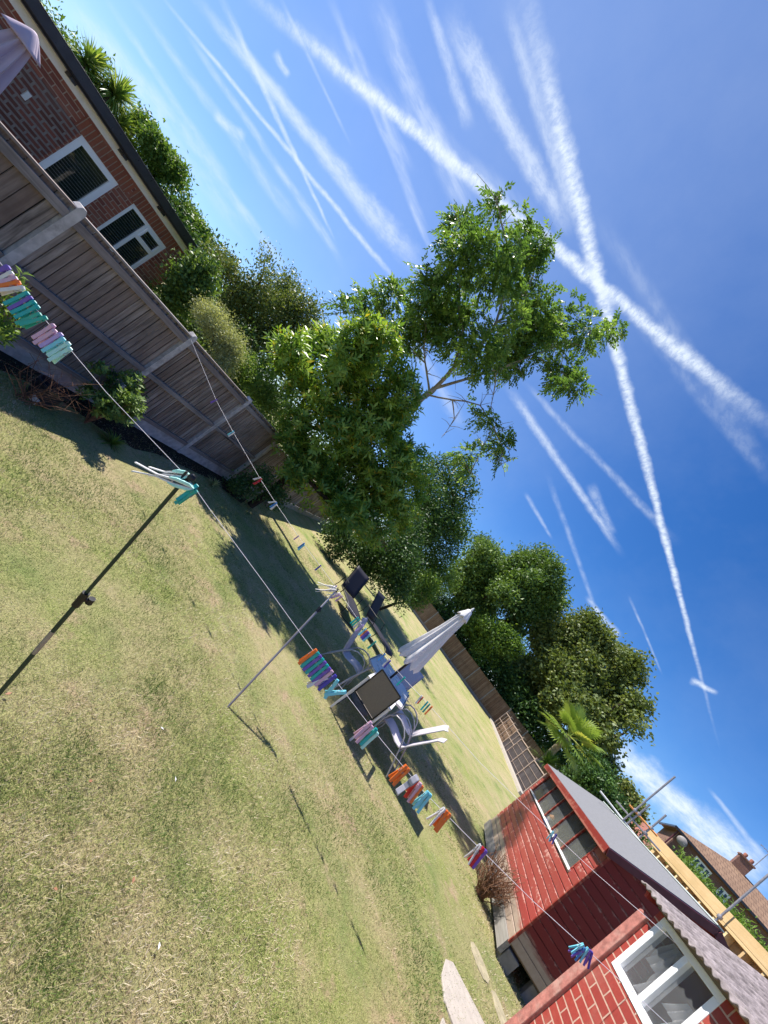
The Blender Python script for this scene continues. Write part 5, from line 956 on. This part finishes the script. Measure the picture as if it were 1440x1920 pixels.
for x, y, tx in [(.62, 2.72, 'white feather lying in the middle of the lawn'), (1.08, 2.02, 'white petal in the lower lawn'), (.3, 2.9, 'white petal in the upper left lawn')]:
    b = MB(); b.add([(-.016, 0, 0), (0, -.006, .004), (.018, 0, .004), (0, .006, .006)], [(0, 1, 2, 3)]); o = b.build('petal', M['petal'], solid=.002); o.location = (x, y, .016); o.rotation_euler = (0, 0, lr.uniform(0, 6)); setp(o, tx, 'petal')
# ---------------------------------------------------------------- plants
def plant(kind, label, cat, key, gen, base=None, group=None, trunk=None):
    bl = BL[key]; o = stem_loc(bl, *(base or (None, None))); root = thing(kind, label, cat, o, 0, group); lb = local(bl, o); gen(lb, root)
    if trunk: limbs((0, 0, -.1), [(b[0], b[1], b[2]) for b in lb], trunk[0], trunk[1], trunk[2] if len(trunk) > 2 else 'bark', root, trunk_pts=trunk[3] if len(trunk) > 3 else None, minr=trunk[4] if len(trunk) > 4 else .015)
    return root
o = stem_loc(BL['tree'], -2.3, 11.6)
TL = {'trunk':[(-2.08,11.72,3.88),(-2.1,11.71,4.85),(-2.13,11.71,5.61),(-2.16,11.7,6.15),(-2.18,11.7,6.38)],'A':[(-2.22,11.95,6.47),(-2.35,11.69,7.25),(-2.3,11.23,8.12),(-2.64,11.38,9.07),(-3.37,11.54,10.13),(-4.11,11.08,10.58),(-4.78,10.77,10.64),(-5.22,10.31,10.57)],'B':[(-2.22,11.95,6.47),(-1.87,11.86,7.38),(-1.53,11.84,8.42),(-1.23,12.2,9.94),(-0.95,12.21,11.11),(-0.37,12.66,13.02)],'C':[(-2.23,11.97,6.27),(-2.73,11.8,6.5),(-3.36,11.64,6.83),(-3.94,11.31,7.32),(-4.46,10.63,7.57)],'C2':[(-3.02,11.72,6.63),(-3.93,11.72,6.54),(-5.05,11.57,6.31),(-5.31,10.79,5.32)],'D':[(-2.35,11.69,7.25),(-3.07,11.47,8.11),(-4.01,10.92,8.53),(-4.53,9.92,8.62),(-5.54,10.79,9.57)],'low':[(-2.22,11.99,6.15),(-1.61,12.13,6.78),(-0.94,12.39,7.53),(-0.1,12.31,7.42),(0.27,12.77,6.86),(0.68,13.25,6.13)],'low2':[(-1.61,12.13,6.78),(-1.09,12.34,6.53),(-0.9,12.52,6.05)],'low3':[(-0.1,12.31,7.42),(0.59,12.56,7.39),(1.08,12.55,6.97)],'B2':[(-1.23,12.2,9.94),(-0.25,11.54,9.9),(0.29,10.81,9.51)],'A2':[(-2.64,11.38,9.07),(-2.83,11.9,10.66),(-3.78,11.69,11.83)],'A3':[(-2.64,11.38,9.07),(-2.16,12.17,10.63),(-1.71,12.8,11.86),(-0.68,12.12,11.88)],'D2':[(-4.01,10.92,8.53),(-3.96,10.48,9.2),(-4.65,10.75,10.23)],'B3':[(-1.53,11.84,8.42),(-0.98,12.61,8.22),(-0.52,12.13,7.37)]}
def walnut():
    root = thing('walnut_tree', 'tall open tree with drooping compound leaves rising behind the laurel bush', 'tree', o); base = Vector(o); sprays(local(BL['tree'], o), 5200, .135, .058, 21, parent=root)
    m_ = MB(); rn = random.Random(4)
    for k, pts in TL.items():
        P = [Vector(p) - base for p in pts]
        if k == 'trunk': P = [Vector((0, 0, -.1)), Vector((P[0].x * .4, P[0].y * .4, P[0].z * .5))] + P; r0, r1 = .13, .085
        else: r0, r1 = {'A': (.07, .012), 'B': (.055, .012), 'C': (.04, .01), 'D': (.045, .01), 'low': (.032, .009)}.get(k, (.026, .008))
        Q = []
        for u, v in zip(P[:-1], P[1:]): Q += [u, u.lerp(v, .5) + Vector([rn.uniform(-1, 1) for _ in range(3)]) * (v - u).length * .05]
        Q.append(P[-1]); n = len(Q); m_.tube(Q, [r0 + (r1 - r0) * (i / (n - 1)) ** .8 for i in range(n)], 8)
        if k == 'trunk': continue
        for i in range(2, n):
            for q in range(3):
                dv = Vector((rn.gauss(0, 1), rn.gauss(0, 1), rn.gauss(.3, .8))).normalized() * rn.uniform(.35, .95); m_.tube([Q[i], Q[i] + dv * .5 + Vector((0, 0, .04)), Q[i] + dv], [.011, .008, .004], 5)
    m_.build('trunk', M['bark'], root, True)
walnut()
plant('laurel_bush', 'big glossy laurel bush with yellow green shoots coloured as sunlit at the fence end', 'bush', 'laurel', lambda b, r: rosettes([q[:3] + (q[3] * .95,) for q in b], 5800, .185, .058, 31, parent=r, tb=.6), base=(-2.2, 9.8), trunk=(.10, 5, 'darkbark'))
plant('ivy_bush', 'dark ivy growing low against the end of the near fence', 'bush', 'ivy', lambda b, r: crown(b, 420, 10, .06, .045, 41, cr=.09, mat='dark', parent=r))
plant('evergreen_tree', 'dense dark green tree behind the right side of the laurel bush', 'tree', 'mid1', lambda b, r: crown(b, 2300, 11, .17, .08, 42, cr=.22, mat='dark', parent=r, tb=.55), trunk=(.2, 6, 'darkbark'))
plant('leafy_shrub', 'lighter green shrub overhanging the left end of the far fence', 'shrub', 'mid2', lambda b, r: crown(b, 1500, 12, .13, .05, 43, cr=.17, mat='bright', parent=r, tb=.5), trunk=(.08, 7, 'darkbark'))
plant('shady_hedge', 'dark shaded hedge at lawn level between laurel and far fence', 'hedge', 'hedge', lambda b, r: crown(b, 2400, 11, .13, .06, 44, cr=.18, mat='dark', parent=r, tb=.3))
plant('broadleaf_tree', 'mid green tree behind the far fence left of the parasol top', 'tree', 'farA', lambda b, r: crown(b, 2600, 12, .34, .16, 45, cr=.42, mat='mid', parent=r), trunk=(.25, 8, 'darkbark'))
plant('conifer_tree', 'small dark conifer top poking above the distant trees', 'tree', 'farcon', lambda b, r: crown(b, 260, 12, .3, .1, 46, cr=.3, mat='dark', parent=r, tb=.3), trunk=(.15, 9, 'darkbark'))
plant('oak_tree', 'open branched oak behind the parasol, sky showing between its limbs', 'tree', 'farB', lambda b, r: crown(b, 2500, 12, .34, .18, 47, cr=.42, mat='mid', parent=r, tb=.4), trunk=(.35, 10, 'darkbark', None, .05))
plant('round_shrub', 'rounded yellow green shrub just right of the parasol tip', 'shrub', 'farC', lambda b, r: crown(b, 1500, 12, .26, .13, 48, cr=.3, mat='bright', parent=r, tb=.35), trunk=(.12, 11, 'darkbark'))
plant('broadleaf_tree', 'huge spreading tree behind the palm, the largest crown on the right', 'tree', 'farD', lambda b, r: crown(b, 8200, 12, .34, .2, 49, cr=.42, mat='olive', parent=r, tb=.5), trunk=(.5, 12, 'darkbark', None, .05))
plant('dark_hedge', 'dark hedge between the palm and the shed roof', 'hedge', 'farE', lambda b, r: crown(b, 1600, 12, .24, .11, 50, cr=.3, mat='dark', parent=r, tb=.4))
plant('broadleaf_tree', 'small pale green distant tree beside the scaffold', 'tree', 'farF', lambda b, r: crown(b, 900, 12, .34, .2, 51, cr=.4, mat='olive', parent=r, tb=.8), trunk=(.2, 13, 'darkbark'))
plant('climber_bush', 'leafy climber hanging beside the corner of the bungalow', 'bush', 'shA', lambda b, r: crown(b, 900, 11, .075, .05, 52, cr=.12, mat='mid', parent=r, tb=.6), trunk=(.04, 14, 'darkbark'))
plant('pale_shrub', 'grey green feathery shrub looking over the fence top', 'shrub', 'shB', lambda b, r: crown(b, 1500, 13, .045, .014, 53, cr=.10, mat='pale', parent=r, tb=.5), trunk=(.04, 15, 'darkbark'))
plant('soft_green_shrub', 'soft green shrub over the fence beside the laurel', 'shrub', 'shC', lambda b, r: crown(b, 1000, 12, .07, .018, 54, cr=.11, mat='bright', parent=r, tb=.6), trunk=(.04, 16, 'darkbark'))
plant('fruit_tree', 'airy small leaved tree with upright shoots beyond the left fence', 'tree', 'trA', lambda b, r: crown(b, 3300, 11, .085, .05, 55, cr=.18, mat='olive', parent=r, tb=.5), trunk=(.12, 17, 'darkbark', None, .012))
plant('clipped_hedge', 'bright green rounded evergreen showing above the bungalow roof', 'hedge', 'hedgeL', lambda b, r: crown(b, 1900, 12, .09, .05, 56, cr=.12, mat='bright', parent=r, tb=.5))
plant('leafy_shrub', 'leafy green shrub past the end of the bungalow roof', 'shrub', 'lfA', lambda b, r: crown(b, 700, 12, .1, .04, 57, cr=.12, mat='bright', parent=r, tb=.6))
def blade_head(n, L, w, seed, mat, parent, name, elmin=-30, droop=.5, c=(0, 0, 0)):
    """sword leaves radiating from a crown"""
    r = np.random.default_rng(seed); V = []; F = []; T = []; k = 6
    for i in range(n):
        a = r.uniform(0, 2 * np.pi); el = np.radians(r.uniform(elmin, 85)); l = L * r.uniform(.75, 1.1); h = np.array([np.cos(a), np.sin(a), 0]); s = np.array([-np.sin(a), np.cos(a), 0]); t = np.clip(r.normal() * .2 + .5, 0, 1); b0 = len(V)
        for j in range(k + 1):
            u = j / k; p = np.array(c) + h * np.cos(el) * l * u + np.array([0, 0, 1]) * (np.sin(el) * l * u - droop * l * u * u * .5); ww = w * (1 - u ** 2.5) * .5 + .001
            V += [p - s * ww, p + s * ww]; T += [t, t]
        F += [(b0 + 2 * j, b0 + 2 * j + 1, b0 + 2 * j + 3, b0 + 2 * j + 2) for j in range(k)]
    return npmesh(name, np.array(V), np.array(F), np.array(T), LM[mat], parent)
for (az, d, z, L, lab, sd) in ((-55.2, 16.3, 3.35, .78, 'spiky cordyline left of the other spiky plants over the bungalow roof', 1), (-53.0, 16.3, 3.5, .85, 'larger spiky cordyline beside the rounded evergreen above the roof', 2), (-44.3, 17, 3.2, .6, 'yellow green spiky plant low over the bungalow roof, right of the evergreen', 3)):
    p = pol(az, d); root = thing('cordyline', lab, 'palm', p, 0, 'spiky plants behind the bungalow'); b = MB(); b.tube([(0, 0, 0), (.05, 0, z * .6), (0, 0, z)], [.09, .07, .06], 8); b.build('trunk', M['bark'], root, True)
    blade_head(280, L, .05, sd, 'palm', root, 'crown', c=(0, 0, z)); blade_head(160, L * .8, .05, sd + 10, 'palm', root, 'crown', c=(.35, .3, z - .35)); blade_head(140, L * .8, .05, sd + 20, 'palm', root, 'crown', c=(-.4, .1, z - .45))
def fan_palm(p, H_, label):
    root = thing('fan_palm', label, 'palm', p, 0); b = MB(); b.tube([(0, 0, 0), (.1, 0, H_ * .5), (0, 0, H_)], [.14, .16, .2], 10); b.build('trunk', M['bark'], root, True); r = np.random.default_rng(77); V = []; F = []; T = []
    for i in range(34):
        a = r.uniform(0, 2 * np.pi); el = np.radians(r.uniform(-35, 80)); h = np.array([np.cos(a) * np.cos(el), np.sin(a) * np.cos(el), np.sin(el)]); pl = r.uniform(.8, 1.4); c = np.array([0, 0, H_]) + h * pl; s = np.cross(h, [0, 0, 1]); s /= np.linalg.norm(s); u = np.cross(s, h); t = np.clip(r.normal() * .22 + .55, 0, 1)
        for (q0, q1) in ((np.array([0, 0, H_]), c),):
            b0 = len(V); V += [q0 - s * .012, q0 + s * .012, c + s * .012, c - s * .012]; T += [t] * 4; F.append((b0, b0 + 1, b0 + 2, b0 + 3))
        for j in range(22):
            th = (j / 21 - .5) * 4.2; dr = h * np.cos(th) + s * np.sin(th); l = 1.0 * r.uniform(.85, 1.08) * (.75 + .25 * np.cos(th)); w_ = np.cross(dr, u) * .048; mid = c + dr * l * .62; tip = c + dr * l - np.array([0, 0, 1]) * l * .12
            b0 = len(V); V += [c, mid + w_, tip, mid - w_]; T += [min(1, t + .05 * (j % 2))] * 4; F.append((b0, b0 + 1, b0 + 2, b0 + 3))
    npmesh('crown', np.array(V), np.array(F), np.array(T), LM['palm'], root)
fan_palm(Vector((17.2, 22.2, .1)), 4.0, 'fan palm with stiff yellow green fronds in front of the big trees')
p = Vector((16.9, 21.4, .1)); root = thing('cordyline', 'spiky green plant below the fan palm behind the shed end', 'palm', p, 0); b = MB(); b.tube([(0, 0, 0), (0, 0, 1.9)], [.1, .07], 8); b.build('trunk', M['bark'], root, True); blade_head(190, 1.15, .06, 9, 'bright', root, 'crown', c=(0, 0, 1.95), elmin=-10)
# hedge in front of the far house
o = pol(53.5, 30); root = thing('conifer_hedge', 'bright green conifer hedge below the windows of the far brick house', 'hedge', o); bl = []
for k in range(16):
    q = pol(51.2 + k * .62, 30 - k * .15); zt = 2.15 + 30 * math.tan(R(5.25 - .03 * k)); bl += [(q.x - o.x, q.y - o.y, zt - .55, .6), (q.x - o.x, q.y - o.y, zt - 1.4, .7), (q.x - o.x, q.y - o.y, zt - 2.4, .8)]
crown(bl, 4600, 12, .2, .05, 61, cr=.2, mat='bright', parent=root, tb=.6)
q = pol(50.6, 33); root = thing('leafy_shrub', 'small green shrub below the left window of the far brick house', 'shrub', q); crown([(0, 0, 3.9, .7), (.4, .2, 3.2, .8), (-.3, -.2, 2.6, .9)], 350, 12, .2, .12, 62, cr=.25, mat='mid', parent=root)
# left foreground bushes
def small_bush(kind, label, p, H_, rad, n, leaf, wid, seed, mat, tb=.5):
    root = thing(kind, label, 'shrub', p); r = random.Random(seed); bl = []; m_ = MB()
    for k in range(14):
        a = r.uniform(0, 6.28); e = r.uniform(.2, 1); q = Vector((math.cos(a) * rad * e, math.sin(a) * rad * e, H_ * r.uniform(.35, 1.0) * (1.05 - .35 * e))); m_.tube([(0, 0, 0), (q.x * .4, q.y * .4, q.z * .6), q], [.009, .006, .003], 5); bl.append((q.x, q.y, q.z, rad * .3))
    m_.build('stem', M['twig'], root, True); rosettes(bl, n, leaf, wid, seed, per=6, mat=mat, parent=root, name='foliage', tb=tb, upw=.8); return root
small_bush('leafy_shrub', 'bright leafy shrub cut off by the left edge in front of the fence', (-3.5, 3.25, 0), 1.0, .30, 330, .075, .022, 3, 'bright')
small_bush('rose_bush', 'dark leafy bush with a few pale shoots at the foot of the fence post', (-3.22, 4.95, 0), .85, .42, 520, .07, .032, 4, 'mid', .55)
def brush_pile(label, p, H_, rad, n, seed, mat='twig', kind='dead_shrub', tz=1.0, rr=.004):
    root = thing(kind, label, 'shrub', p); r = random.Random(seed); m_ = MB()
    for k in range(n):
        a = r.uniform(0, 6.28); q = Vector((math.cos(a) * rad * r.uniform(.2, 1), math.sin(a) * rad * r.uniform(.2, 1), H_ * r.uniform(.3, 1) * tz)); mid = q * .5 + Vector((r.uniform(-1, 1), r.uniform(-1, 1), r.uniform(-.5, 1))) * rad * .25; w_ = rr * r.uniform(.5, 1.6)
        m_.tube([Vector((r.uniform(-.08, .08), r.uniform(-.08, .08), 0)), mid, q], [w_, w_ * .8, w_ * .4], 5)
        for j in range(3):
            s = mid.lerp(q, r.random()); m_.tube([s, s + Vector((r.uniform(-1, 1), r.uniform(-1, 1), r.uniform(-.4, 1))) * rad * .4], [w_ * .5, w_ * .25], 4)
    m_.build('branch', M[mat], root, True); return root
brush_pile('bare brown cut back shrub leaning against the foot of the red shed', (5.86, 6.2, 0), .72, .42, 120, 5, rr=.007)
brush_pile('bundle of dead brown twigs between the two left bushes', (-3.25, 4.1, 0), .6, .45, 26, 6)
o = thing('dry_grass_tuft', 'tuft of dry yellowing grass at the left edge below the leafy shrub', 'grass tuft', (-3.75, 3.55, 0)); blade_head(200, .3, .008, 21, 'dry', o, 'blades', elmin=15, droop=.9)
o = thing('weed_tuft', 'tuft of long green weeds at the foot of the rose bush', 'grass tuft', (-2.95, 5.2, 0)); blade_head(90, .3, .014, 22, 'bright', o, 'blades', elmin=10, droop=.8)
o = thing('weed_tuft', 'small pale weeds at the edge of the shade near the fence end', 'grass tuft', (-2.6, 8.0, 0)); blade_head(60, .3, .02, 23, 'pale', o, 'blades', elmin=20, droop=.7)
o = thing('plant_tub', 'black plastic tub in the dark gap between the left bushes', 'tub', (-3.35, 4.35, 0)); b = MB(); b.lathe([(.12, 0), (.15, .2), (.165, .21), (.165, .24), (.15, .24), (.14, .05)], (0, 0, 0), 20); b.build('tub', M['gutter'], o, True)
b = MB(); b.box(.05, .15, -.165, -.158, .02, .09); b.build('label', M['whiteplastic'], o)
small_bush('leafy_shrub', 'low green shoots growing against the fence panel behind the rose bush', (-3.55, 5.35, 0), .7, .3, 200, .06, .028, 8, 'mid', .5)
# background hedges closing the gaps behind the fences
def hedge_line(label, P0, P1, zt, n, seed, mat, leaf=.22, tb=.4, r_=.7):
    d = Vector(P1) - Vector(P0); k = max(3, int(d.length / (r_ * 1.1))); root = thing('overgrown_hedge', label, 'hedge', (P0[0], P0[1], gh(P0[0], P0[1]))); bl = []; rn = random.Random(seed)
    for i in range(k + 1):
        q = d * (i / k); h = zt + rn.uniform(-.35, .35)
        z = h - r_
        while z > -.2: bl.append((q.x + rn.uniform(-.3, .3), q.y + rn.uniform(-.3, .3), z, r_ * rn.uniform(.85, 1.15))); z -= r_ * 1.1
    crown(bl, n, 11, leaf, leaf * .45, seed, cr=leaf * 1.1, mat=mat, parent=root, tb=tb)
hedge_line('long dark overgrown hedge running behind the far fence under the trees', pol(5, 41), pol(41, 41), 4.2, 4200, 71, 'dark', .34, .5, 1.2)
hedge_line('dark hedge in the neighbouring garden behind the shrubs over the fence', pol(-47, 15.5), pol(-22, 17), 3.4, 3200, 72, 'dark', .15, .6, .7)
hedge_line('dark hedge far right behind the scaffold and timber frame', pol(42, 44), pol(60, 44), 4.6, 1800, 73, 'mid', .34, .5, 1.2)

hedge_line('low green hedge in the neighbouring garden beyond the end of the near fence', (-6.6, 8.6, 0), (-4.6, 15.5, 0), 2.3, 2200, 74, 'mid', .11, .5, .55)

hedge_line('leafy green hedge along the back of the bungalow roof beneath the spiky plants', pol(-60, 17.2), pol(-43, 17.6), 3.75, 6000, 75, 'bright', .12, .4, .6)
